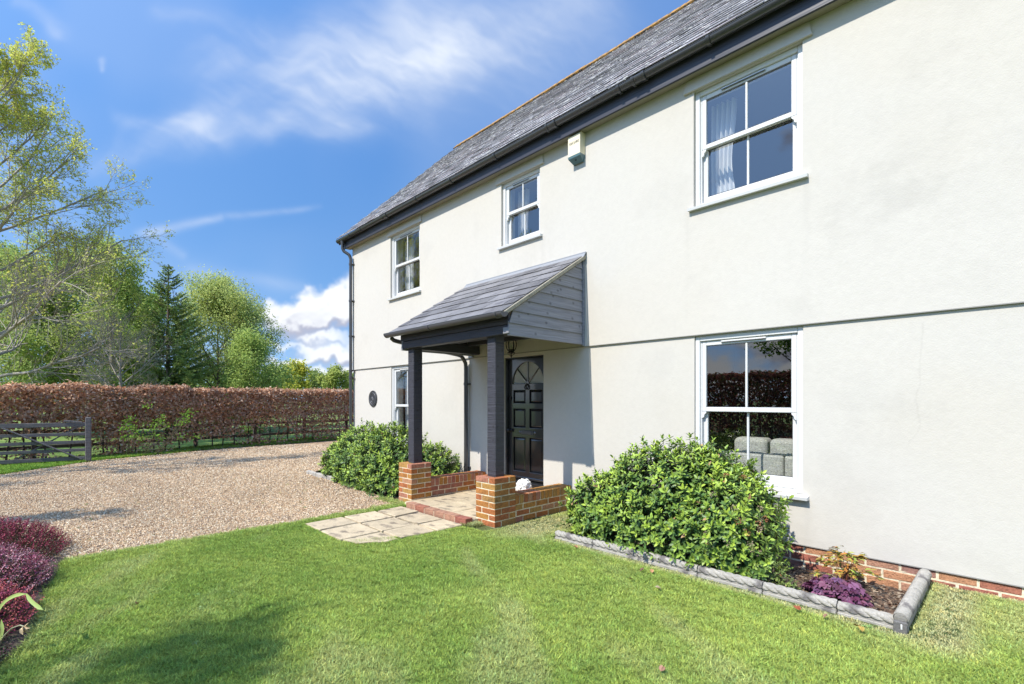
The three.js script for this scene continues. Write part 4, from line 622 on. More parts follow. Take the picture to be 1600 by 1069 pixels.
// rope-topped edging stones
function rope(len, Rr, pitch, phase, turns = 2, flat = 0.35) {
  const nu = Math.ceil(len / 0.005), nv = 24, p = [], idx = [];
  for (let i = 0; i <= nu; i++) for (let j = 0; j <= nv; j++) {
    const s = i / nu * len, a = -0.35 + (Math.PI + 0.7) * j / nv, l = Math.abs(Math.sin(a * turns + (s + phase) * 2 * Math.PI / pitch)), r = Rr * (0.74 + 0.28 * Math.pow(l, 0.55)) * (0.9 + 0.1 * Math.min(1, Math.min(s, len - s) / 0.01));
    p.push(s, Math.sin(a) * r, Math.cos(a) * r * (1 + flat * 0.1));
  }
  for (let i = 0; i < nu; i++) for (let j = 0; j < nv; j++) { const a = i * (nv + 1) + j, b = a + nv + 1; idx.push(a, a + 1, b, a + 1, b + 1, b); }
  const g = new THREE.BufferGeometry(); g.setAttribute('position', new THREE.Float32BufferAttribute(p, 3)); g.setIndex(idx); g.computeVertexNormals(); return boxUV(g, phase);
}
{
  const t = thing('border_edging', 'pale stone rope-topped edging around the bed below the big window', 'garden edging');
  const xs = [-3.42, -2.93, -2.41, -1.85, -1.34, -0.86, -0.475], rnd = mulberry(19);
  for (let i = 0; i < 6; i++) { const l = xs[i + 1] - xs[i] - 0.006, st = mesh('edging_stone', [rope(l, 0.036, 0.138, i * 0.2).translate(0, 0.05, 0), ...[0.006, l - 0.006].map((q) => new THREE.SphereGeometry(0.031, 12, 8).scale(0.25, 1, 1).translate(q, 0.05, 0)), rbox(0, l, -0.06, 0.045, -0.025, 0.025, 0.006), rbox(0, l, -0.06, 0.02, 0.0255, 0.036, 0.006)], M.edging, t); st.position.set(xs[i], 0.004 + (rnd() - 0.5) * 0.008, 1.19); st.rotation.y = (rnd() - 0.5) * 0.02; }
  for (let i = 0; i < 2; i++) { const l = 0.585, st = mesh('edging_stone', [rope(l, 0.041, 0.104, i * 0.3, 0.6).translate(0, 0.085, 0), ...[0.008, l - 0.008].map((q) => new THREE.SphereGeometry(0.037, 14, 10).scale(0.4, 1, 1).translate(q, 0.087, 0)), rbox(0, l, -0.06, 0.083, -0.03, 0.03, 0.006)], M.edging, t); st.position.set(-0.515, 0.0, 1.235 - i * 0.592); st.rotation.y = Math.PI / 2; tag(st, 'ribbed return stone running back to the wall'); }
  mesh('corner_block', [rbox(-0.550, -0.480, -0.05, 0.075, 1.2365, 1.262, 0.006)], M.edgingDark, t);
  mesh('white_mark', rbox(-0.512, -0.503, 0.03, 0.062, 1.2622, 1.2655, 0.001), M.whiteStone, t);
  const u = thing('border_edging', 'low plain grey kerb stones along the gravel at the foot of the left shrub', 'garden edging');
  for (let i = 0; i < 3; i++) { const st = mesh('edging_stone', boxUV(cham(0.5, 0.10, 0.07, 0.015, 0.01, rnd), rnd() * 4, rnd() * 4), M.edging, u); st.position.set(-9.7 + i * 0.515, 0.02 + rnd() * 0.015, 1.31 + i * 0.006); st.rotation.set(0, (rnd() - 0.5) * 0.05, (rnd() - 0.5) * 0.04); }
}
// loose stuff: grass, gravel stones, bark chips
{
  R = mulberry(1001);
  const b = new Buf(); for (let i = 0; i < 14; i++) {
    const a = rr(0, 6.283), q = rr(0, 0.036), x = Math.cos(a) * q, z = Math.sin(a) * q, h = rr(0.014, 0.032), la = rr(0, 6.283), lean = rr(0.2, 1.5) * h, w = rr(0.0015, 0.0028), wx = Math.cos(la + 1.5708 + rr(-0.5, 0.5)) * w, wz = Math.sin(la + 1.5708) * w, c = vary([1, 1, 1], 0.34);
    const lx = Math.cos(la) * lean, lz = Math.sin(la) * lean, v = [b.v(x - wx, 0, z - wz, c), b.v(x + wx, 0, z + wz, c), b.v(x - wx * 0.8 + lx * 0.35, h * 0.62, z - wz * 0.8 + lz * 0.35, c), b.v(x + wx * 0.8 + lx * 0.35, h * 0.62, z + wz * 0.8 + lz * 0.35, c), b.v(x + lx, h, z + lz, c)];
    b.t(v[0], v[1], v[3]); b.t(v[0], v[3], v[2]); b.t(v[2], v[3], v[4]);
  }
  const tuft = b.geo(), spots = [], green = [0.32, 0.42, 0.065], lime = [0.44, 0.50, 0.105], straw = [0.62, 0.55, 0.26], deep = [0.205, 0.32, 0.05];
  const put = (x, z, s, c) => spots.push([x, z, s, c]);
  const tone = (x, z) => { const n = fbm(x * 1.1 + 30, z * 1.1 + 9, 4, 0, 0, 201), m = fbm(x * 3.1, z * 3.1 + 4, 3, 0, 0, 202), st = fbm(x * 0.7 + z * 0.4 + 2, z * 2.2 - x * 1.4, 3, 0, 0, 203); let c = mixc(deep, lime, sm(0.25, 0.72, n * 0.65 + m * 0.35)); c = mixc(c, green, 0.35); return mixc(c, straw, 0.32 * sm(0.52, 0.75, st) + 0.16 * R()); };
  for (let k = 0; k < 330000 && spots.length < 92000; k++) {
    const x = rr(-6, 2.2), z = rr(0.02, 5.4), [px, py, dep] = toPx(x, 0, z); if (dep < 1.5 || px < -60 || px > 1660 || py > 1120) continue;
    if (R() > clamp(26 / (dep * dep) - 0.0, 0.35, 1)) continue;
    if (!inside(x, z, LAWN) || inside(x, z, HEATH)) continue;
    if (x > -3.46 && x < -0.47 && z < 1.26) continue;
    if (x > -5.85 && x < -4.46 && z > 1.6 && z < 2.94 && !(x > -4.66 + (2.6 - z) * 0.6)) { const fx = [-5.385, -4.875].some((q) => Math.abs(x - q) < 0.017), fz = [2.0, 2.46].some((q) => Math.abs(z - q) < 0.017); if (!(fx || fz) || R() < 0.6) continue; put(x, z, 0.45, mixc(green, straw, 0.4)); continue; }
    if (z < 1.62 && x < -4.13) { if (x > -5.86 || z < 1.42) continue; }
    let c = tone(x, z), s = 1;
    const dry = Math.max(sm(0.5, 0.05, Math.hypot((x + 3.85) * 0.9, (z - 0.9) * 0.5)) , sm(0.22, 0.0, z) * (x > -0.46 ? 0.8 : 0), sm(0.3, 0, Math.abs(x + 0.33)) * sm(1.6, 1.2, z) * 0.9, sm(0.13, 0.02, Math.abs(z - 1.27)) * (x > -3.4 && x < -0.4 ? 0.75 : 0), sm(0.1, 0.0, Math.abs(x + 4.15)) * (z < 1.5 ? 0.9 : 0), sm(1.3, 0.4, Math.hypot(x - 0.6, (z - 0.5) * 1.4)) * 0.45);
    if (dry > 0.05) { if (R() < dry * 0.62) continue; c = mixc(c, straw, clamp(dry * 1.1)); s = 1 - 0.35 * dry; }
    if (x < -5.75) s *= 1.1;
    put(x, z, s * rr(0.75, 1.2) * (fbm(x * 2, z * 2, 2, 0, 0, 204) * 0.5 + 0.75), vary(c, 0.24));
  }
  for (let k = 0; k < 2600; k++) { const z = rr(1.5, 5.0), edge = 0.03 + 0.11 * fbm(z * 3, 2, 3, 0, 0, 205) + (z < 2.3 ? 0.06 : 0), x = -5.935 - Math.abs(gauss()) * edge; put(x, z, rr(0.6, 1.3), vary(mixc(green, straw, R() * 0.6), 0.2)); }
  for (let k = 0; k < 220; k++) { const x = rr(-12, -6.1), z = rr(0.5, 5), n = fbm(x * 1.3, z * 1.3, 2, 0, 0, 206); if (n < 0.58 || !inside(x, z, DRIVE)) continue; put(x, z, rr(0.4, 0.9), vary(mixc(deep, straw, R() * 0.5), 0.2)); }
  for (let k = 0; k < 500; k++) { const x = -6.3 + rr(-0.35, 0.4), z = 1.42 + Math.abs(gauss()) * 0.12; if (x > -5.95 && z < 1.6) continue; put(x, z, rr(0.5, 1.3), vary(mixc(green, straw, R() * 0.8), 0.2)); }
  for (let k = 0; k < 260; k++) put(rr(-4.49, -4.38), rr(1.43, 1.60), rr(0.9, 1.9), vary(mixc(deep, straw, rr(0.4, 1)), 0.2));
  for (let k = 0; k < 16000; k++) {   // verge in front of the hedge
    const t = R(), x0 = lerp(-13.0, -17.6, Math.pow(t, 0.8)), z = lerp(6.6, -3, t) + rr(-0.5, 0.5), x = x0 - rr(-0.6, 2.2); if (inside(x, z, DRIVE)) continue; put(x, z, rr(1.4, 2.6), vary(mixc([0.17, 0.34, 0.04], lime, R() * 0.6), 0.15)); }
  const im = new THREE.InstancedMesh(tuft, M.grass, spots.length), m4 = new THREE.Matrix4(), q = new THREE.Quaternion(), e = new THREE.Euler(), col = new THREE.Color();
  spots.forEach(([x, z, s, c], i) => { m4.compose(new THREE.Vector3(x, -0.002, z), q.setFromEuler(e.set(rr(-0.12, 0.12), rr(0, 6.283), rr(-0.12, 0.12))), new THREE.Vector3(s, s * rr(0.75, 1.15), s)); im.setMatrixAt(i, m4); im.setColorAt(i, col.setRGB(...c.map((v) => Math.max(0.002, v)))); });
  im.name = numbered('grass'); im.castShadow = im.receiveShadow = true; scene.add(tag(im, 'short green lawn grass with paler dry patches', null, null, 'stuff'));

  const stone = new THREE.IcosahedronGeometry(1, 0), sp = stone.attributes.position; for (let i = 0; i < sp.count; i++) { const k = 1 + (hash(Math.round(sp.getX(i) * 9), Math.round(sp.getY(i) * 9 + sp.getZ(i) * 31)) - 0.5) * 0.5; sp.setXYZ(i, sp.getX(i) * k, sp.getY(i) * k * 0.7, sp.getZ(i) * k); } stone.computeVertexNormals();
  const gs = []; for (let k = 0; k < 1500000 && gs.length < 190000; k++) {
    const x = rr(-17, -5.9), z = rr(-4, 6), [px, py, dep] = toPx(x, 0, z); if (px < -40 || px > 760 || dep > 16.5 || !inside(x, z, DRIVE)) continue; if (R() > clamp(Math.pow(5.2 / dep, 1.9))) continue; gs.push([x, z, dep]); }
  const im2 = new THREE.InstancedMesh(stone, std({ roughness: 0.9 }), gs.length), pal = [[0.57, 0.425, 0.265], [0.49, 0.345, 0.205], [0.66, 0.54, 0.37], [0.39, 0.265, 0.16], [0.72, 0.62, 0.46], [0.28, 0.215, 0.16], [0.53, 0.365, 0.225]];
  gs.forEach(([x, z, dep], i) => { const s = rr(0.0045, 0.0105) * clamp(dep / 7.5, 1, 1.9), rut = 0.84 + 0.34 * fbm(x * 0.55 + z * 0.25 + 20, z * 1.5 - x * 0.35 + 20, 4, 0, 0, 231); m4.compose(new THREE.Vector3(x, rr(-0.003, 0.008), z), q.setFromEuler(e.set(rr(0, 6), rr(0, 6), rr(0, 6))), new THREE.Vector3(s, s * rr(0.6, 1), s * rr(0.7, 1.2))); im2.setMatrixAt(i, m4); im2.setColorAt(i, col.setRGB(...vary(pal[Math.floor(R() * 7)], 0.12).map((v) => v * rut))); });
  im2.name = numbered('gravel'); im2.castShadow = im2.receiveShadow = true; scene.add(tag(im2, 'loose pale gravel stones covering the driveway', null, null, 'stuff'));

  const weeds = new Buf(4096); for (let i = 0; i < 150; i++) { const x = rr(-5.6, 2), z = rr(0.4, 5); if (!inside(x, z, LAWN) || inside(x, z, HEATH) || (x < -4.3 && z < 3.05) || (x > -3.5 && x < -0.45 && z < 1.3)) continue; const n = 5 + Math.floor(R() * 6), s = rr(0.018, 0.042), c = R() < 0.5 ? [0.13, 0.23, 0.06] : [0.24, 0.33, 0.11]; for (let k = 0; k < n; k++) { const a = k * 2.4 + R(); weeds.leaf([x, 0.012, z], unit(Math.cos(a), rr(0.15, 0.6), Math.sin(a)), [0, 1, 0], s * rr(0.7, 1.2), s * 0.42, vary(c, 0.2), 0.15, true, 0.3); } }
  tag(mesh('lawn_weeds', weeds.geo(), M.leaf), 'small broad-leaved weeds dotted through the lawn', null, null, 'stuff');
  const chips = new THREE.InstancedMesh(cham(0.045, 0.007, 0.014, 0.002), std({ roughness: 1 }), 5200), cp = [[0.075, 0.045, 0.03], [0.115, 0.075, 0.05], [0.04, 0.03, 0.024], [0.16, 0.11, 0.075], [0.09, 0.05, 0.03], [0.24, 0.185, 0.13]];
  for (let i = 0; i < 5200; i++) { const x = i < 4600 ? rr(-1.75, -0.55) : rr(-3.3, -1.7), z = rr(0.01, 1.15), s = rr(0.4, 1.3); m4.compose(new THREE.Vector3(x, soilY(z) + 0.004 + rr(0, 0.018), z), q.setFromEuler(e.set(rr(-0.5, 0.5), rr(0, 6.28), rr(-0.5, 0.5))), new THREE.Vector3(s, s, s * rr(0.6, 1.6))); chips.setMatrixAt(i, m4); chips.setColorAt(i, col.setRGB(...vary(cp[Math.floor(R() * 6)], 0.2))); }
  chips.name = numbered('bark_mulch'); chips.castShadow = chips.receiveShadow = true; scene.add(tag(chips, 'brown bark mulch chips covering the window bed', null, null, 'stuff'));
}
// ------------------------------------------------------------------ shrubs and small plants
function shrub(name, label, seed, blobs, n, o) {
  R = mulberry(seed); const t = thing(name, label, 'shrub', o.group, [blobs[0][0], 0, blobs[0][2]]), ox = blobs[0][0], oz = blobs[0][2], L = new Buf(65536), S = new Buf(8192), wts = blobs.map((b) => b[3] * b[4] + b[4] * b[5] + b[3] * b[5]), W = wts.reduce((a, b) => a + b);
  const depthIn = (x, y, z) => { let m = 9; for (const [a, b, c, p, q, r] of blobs) m = Math.min(m, Math.hypot((x - a) / p, (y - b) / q, (z - c) / r)); return m; };
  let made = 0, tries = 0;
  while (made < n && tries++ < n * 12) {
    let k = R() * W, bi = 0; while ((k -= wts[bi]) > 0 && bi < blobs.length - 1) bi++;
    const [a, b, c, p, q, r] = blobs[bi], d = rdir(), inner = R() < 0.34, f = inner ? rr(0.62, 0.9) : rr(0.88, 1.0) + 0.17 * (fbm(d[0] * 3 + 9, d[1] * 3 + d[2] * 3 + 9, 3, 0, 0, seed & 63) - 0.5) * 2 + (R() < 0.09 ? rr(0, 0.18) : 0);
    const x = a + d[0] * p * f, y = b + d[1] * q * f, z = c + d[2] * r * f; if (y < (o.ymin ?? 0.03) || z < 0.03 || (o.xmin && x < o.xmin) || (o.xmax && x > o.xmax)) continue;
    if (!inner && depthIn(x, y, z) < 0.86) continue; made++;
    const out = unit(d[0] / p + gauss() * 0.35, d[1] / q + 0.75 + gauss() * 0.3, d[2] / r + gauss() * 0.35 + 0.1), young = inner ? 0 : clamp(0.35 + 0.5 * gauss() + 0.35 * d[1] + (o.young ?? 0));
    const st = rr(0.05, 0.11) * o.s; S.limb([[x - ox - out[0] * st * 2.2, y - out[1] * st * 2.2, z - oz - out[2] * st * 2.2], [x - ox, y, z - oz]], 0.003, 0.0018, 3, [0.10, 0.11, 0.045]);
    const m = Math.round(rr(7, 11)), a0 = R() * 6.28, u = perp(out), w = [out[1] * u[2] - out[2] * u[1], out[2] * u[0] - out[0] * u[2], out[0] * u[1] - out[1] * u[0]];
    for (let i = 0; i < m; i++) {
      const t2 = i / m, an = a0 + i * 2.4, el = lerp(0.15, 1.15, t2) + gauss() * 0.18, ce = Math.cos(el), se = Math.sin(el), rad = [u[0] * Math.cos(an) + w[0] * Math.sin(an), u[1] * Math.cos(an) + w[1] * Math.sin(an), u[2] * Math.cos(an) + w[2] * Math.sin(an)];
      const dir = unit(rad[0] * ce + out[0] * se, rad[1] * ce + out[1] * se, rad[2] * ce + out[2] * se), nn = unit(out[0] * ce - rad[0] * se, out[1] * ce - rad[1] * se, out[2] * ce - rad[2] * se), at = (t2 - 0.8) * st;
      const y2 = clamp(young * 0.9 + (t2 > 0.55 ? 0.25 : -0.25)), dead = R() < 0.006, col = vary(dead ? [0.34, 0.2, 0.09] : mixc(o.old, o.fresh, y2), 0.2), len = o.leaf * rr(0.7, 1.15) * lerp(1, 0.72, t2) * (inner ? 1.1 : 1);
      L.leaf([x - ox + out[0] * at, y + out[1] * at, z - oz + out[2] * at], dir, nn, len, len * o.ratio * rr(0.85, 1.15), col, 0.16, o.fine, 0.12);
    }
  }
  for (const [a, b, c, p, q, r] of blobs) for (let i = 0; i < 16; i++) { const d = rdir(), e = [a - ox + d[0] * p * 0.7, Math.max(0.1, b + Math.abs(d[1]) * q * 0.7), c - oz + d[2] * r * 0.7]; S.limb([[a - ox + rr(-0.08, 0.08), 0, c - oz + rr(-0.08, 0.08)], [a - ox + (e[0] - a + ox) * 0.4, e[1] * 0.55, c - oz + (e[2] - c + oz) * 0.4], e], 0.012, 0.004, 5, [0.09, 0.07, 0.05]); }
  mesh('stems', S.geo(), M.twig, t); mesh('foliage', L.geo(), M.leaf, t);
  if (o.flowers) { const F = new Buf(8192); for (let i = 0; i < o.flowers; i++) { const [a, b, c, p, q, r] = blobs[o.flowerBlob ?? 0], d = unit(rr(0.0, 1), rr(-0.1, 0.75), rr(0.1, 1)), x = a + d[0] * p * 0.99 - ox, y = b + d[1] * q * 0.99, z = c + d[2] * r * 0.99 - oz, cc = R() < 0.75 ? [0.36, 0.28, 0.19] : [0.36, 0.15, 0.07]; for (let k = 0; k < 34; k++) { const e = unit(...rdir().map((v, j) => v + d[j] * 0.9)), g = rr(0.012, 0.03); F.leaf([x + e[0] * g, y + e[1] * g, z + e[2] * g], e, perp(e), 0.011, 0.009, vary(cc, 0.2), 0.1); } } mesh('faded_flowers', F.geo(), M.dryLeaf, t); }
  return t;
}
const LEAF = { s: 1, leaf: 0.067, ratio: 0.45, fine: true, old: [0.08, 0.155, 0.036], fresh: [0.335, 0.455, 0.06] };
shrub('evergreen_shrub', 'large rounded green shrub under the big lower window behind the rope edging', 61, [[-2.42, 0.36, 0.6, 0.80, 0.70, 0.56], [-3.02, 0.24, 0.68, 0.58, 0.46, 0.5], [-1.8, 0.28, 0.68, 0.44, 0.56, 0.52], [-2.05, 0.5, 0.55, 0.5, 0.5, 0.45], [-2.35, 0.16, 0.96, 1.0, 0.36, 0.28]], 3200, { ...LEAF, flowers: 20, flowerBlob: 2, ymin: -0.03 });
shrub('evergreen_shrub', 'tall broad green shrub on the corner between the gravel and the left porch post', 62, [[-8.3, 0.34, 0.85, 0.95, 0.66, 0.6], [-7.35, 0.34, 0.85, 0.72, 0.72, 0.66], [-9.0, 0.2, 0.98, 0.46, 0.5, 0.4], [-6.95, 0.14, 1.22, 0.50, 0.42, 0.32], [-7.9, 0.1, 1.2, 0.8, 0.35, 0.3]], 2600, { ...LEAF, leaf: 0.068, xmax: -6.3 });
shrub('evergreen_shrub', 'small rounded green shrub behind the low wall left of the porch downpipe', 63, [[-6.72, 0.34, 0.5, 0.50, 0.44, 0.42]], 520, { ...LEAF, leaf: 0.06, xmax: -6.19 });
shrub('low_plant', 'small pale yellow-green plant at the mulch edge of the large shrub', 64, [[-1.36, 0.08, 0.94, 0.11, 0.12, 0.11], [-1.22, 0.05, 1.02, 0.08, 0.05, 0.06]], 120, { ...LEAF, s: 0.4, leaf: 0.026, old: [0.12, 0.18, 0.05], fresh: [0.26, 0.33, 0.08] });
{
  R = mulberry(65);
  const t = thing('heuchera', 'low plant with crinkled dark purple leaves in the mulch', 'plant', null, [-0.93, -0.01, 0.91]), L = new Buf(), S = new Buf();
  for (let i = 0; i < 150; i++) {
    const a = rr(0, 6.283), q = Math.sqrt(R()) * 0.19, h = rr(0.6, 1.15) * 0.14 * (1 - (q / 0.21) ** 2) + rr(0.015, 0.035), x = Math.cos(a) * q * 1.05, z = Math.sin(a) * q * 0.8, nn = unit(Math.cos(a) * q * 3.5 + gauss() * 0.3, 0.9, Math.sin(a) * q * 3.5 + gauss() * 0.3), d0 = unit(Math.cos(a) + gauss() * 0.5, -0.1 + gauss() * 0.2, Math.sin(a) + gauss() * 0.5), s = rr(0.035, 0.06), c = vary(mixc([0.085, 0.016, 0.045], [0.17, 0.07, 0.125], R()), 0.3);
    S.limb([[x * 0.2, 0, z * 0.2], [x * 0.8, h * 0.6, z * 0.8], [x, h, z]], 0.0015, 0.001, 3, [0.18, 0.05, 0.06]);
    for (let k = -2; k <= 2; k++) { const ca = Math.cos(k * 0.75), sa = Math.sin(k * 0.75), w = [nn[1] * d0[2] - nn[2] * d0[1], nn[2] * d0[0] - nn[0] * d0[2], nn[0] * d0[1] - nn[1] * d0[0]]; L.leaf([x, h, z], unit(d0[0] * ca + w[0] * sa, d0[1] * ca + w[1] * sa, d0[2] * ca + w[2] * sa), nn, s * (1 - Math.abs(k) * 0.1), s * 0.62, c, 0.12, true, 0.3); }
  }
  mesh('stems', S.geo(), M.twig, t); mesh('foliage', L.geo(), M.leaf, t);
  const n = thing('nandina', 'small plant with yellow-green and orange leaves against the brick plinth', 'plant', null, [-1.0, -0.085, 0.33]), N = new Buf(), K = new Buf();
  for (let i = 0; i < 34; i++) {
    const a = rr(0, 6.283), q = rr(0.02, 0.21), h = rr(0.10, 0.30), e = [Math.cos(a) * q * 1.1, h, Math.sin(a) * q * 0.9]; K.limb([[e[0] * 0.15, 0, e[2] * 0.15], [e[0] * 0.5, h * 0.7, e[2] * 0.5], e], 0.002, 0.001, 4, [0.22, 0.07, 0.04]);
    for (let k = 0; k < 9; k++) { const d = unit(Math.cos(a) + gauss() * 0.9, 0.1 + gauss() * 0.35, Math.sin(a) + gauss() * 0.9); N.leaf([e[0] + gauss() * 0.02, e[1] + gauss() * 0.015, e[2] + gauss() * 0.02], d, unit(gauss() * 0.3, 1, gauss() * 0.3), rr(0.045, 0.075), rr(0.018, 0.028), vary(mixc([0.26, 0.30, 0.05], [0.44, 0.17, 0.045], clamp(R() * 1.3 - 0.3)), 0.2), 0.2, true, 0.2); }
  }
  mesh('stems', K.geo(), M.twig, n); mesh('foliage', N.geo(), M.leaf, n);
}
function heather(label, seed, x, z, w, d, h, cols, n) {
  R = mulberry(seed); const t = thing('heather', label, 'heather', null, [x, 0, z]), L = new Buf(32768), S = new Buf(8192);
  for (let i = 0; i < n; i++) {
    const a = rr(0, 6.283), q = Math.sqrt(R()), px = Math.cos(a) * q * w, pz = Math.sin(a) * q * d, top = h * Math.sqrt(Math.max(0.05, 1 - q * q * 0.92)) * (0.82 + 0.36 * fbm(px * 6 + seed, pz * 6, 3)), len = rr(0.06, 0.17), o = unit(Math.cos(a) * q * 0.9 + gauss() * 0.34, 1, Math.sin(a) * q * 0.9 + gauss() * 0.34), y = Math.max(0.02, top - len * 0.8 - (R() < 0.25 ? rr(0, 0.12) : 0));
    S.limb([[px - o[0] * 0.1, Math.max(0, y - 0.12), pz - o[2] * 0.1], [px, y, pz]], 0.002, 0.0015, 3, [0.09, 0.055, 0.035]);
    const c0 = cols[Math.floor(R() * cols.length)], nf = 11;
    for (let k = 0; k < nf; k++) { const s = k / nf, an = k * 2.4, u = perp(o), f = unit(o[0] * 0.6 + Math.cos(an) * u[0] + Math.sin(an) * (o[1] * u[2] - o[2] * u[1]), o[1] * 0.6 + Math.cos(an) * u[1] + Math.sin(an) * (o[2] * u[0] - o[0] * u[2]), o[2] * 0.6 + Math.cos(an) * u[2] + Math.sin(an) * (o[0] * u[1] - o[1] * u[0])); L.leaf([px + o[0] * len * s, y + o[1] * len * s, pz + o[2] * len * s], f, perp(f), lerp(0.020, 0.011, s), lerp(0.011, 0.006, s), vary(k < 2 ? mixc(c0, [0.05, 0.08, 0.03], 0.6) : c0, 0.22), 0.2); }
  }
  for (let i = 0; i < n * 0.7; i++) { const a = rr(0, 6.283), q = Math.sqrt(R()) * 1.02, px = Math.cos(a) * q * w, pz = Math.sin(a) * q * d, top = h * Math.sqrt(Math.max(0.03, 1 - q * q * 0.95)) * rr(0.25, 0.85), o = unit(Math.cos(a) * q + gauss() * 0.4, 0.6, Math.sin(a) * q + gauss() * 0.4); for (let k = 0; k < 6; k++) { const f = unit(o[0] + gauss() * 0.6, o[1] + gauss() * 0.6, o[2] + gauss() * 0.6); L.leaf([px + o[0] * k * 0.008, top + o[1] * k * 0.008, pz + o[2] * k * 0.008], f, perp(f), 0.014, 0.005, vary([0.045, 0.065, 0.028], 0.3), 0.1); } }
  mesh('stems', S.geo(), M.twig, t); mesh('flower_sprigs', L.geo(), M.dryLeaf, t); return t;
}
const crimson = [[0.23, 0.025, 0.055], [0.32, 0.06, 0.10], [0.14, 0.02, 0.04]], pink = [[0.47, 0.19, 0.23], [0.35, 0.10, 0.17], [0.58, 0.35, 0.37], [0.24, 0.06, 0.10]], rose = [[0.42, 0.085, 0.10], [0.48, 0.16, 0.13], [0.32, 0.055, 0.11], [0.22, 0.04, 0.07]];
heather('dark crimson heather mound at the gravel corner of the lawn', 71, -6.55, 5.5, 0.62, 0.5, 0.35, crimson, 1150);
heather('pale lilac pink heather mound between the crimson and the rose ones', 72, -5.5, 5.56, 0.55, 0.42, 0.36, pink, 1150);
heather('rosy red heather mound nearest the camera', 73, -4.6, 5.62, 0.50, 0.4, 0.34, rose, 1150);
heather('dark green heather with hardly any flowers at the bottom corner of the lawn', 74, -3.95, 5.62, 0.34, 0.3, 0.17, [[0.05, 0.07, 0.03], [0.09, 0.06, 0.05], [0.12, 0.045, 0.06]], 600);
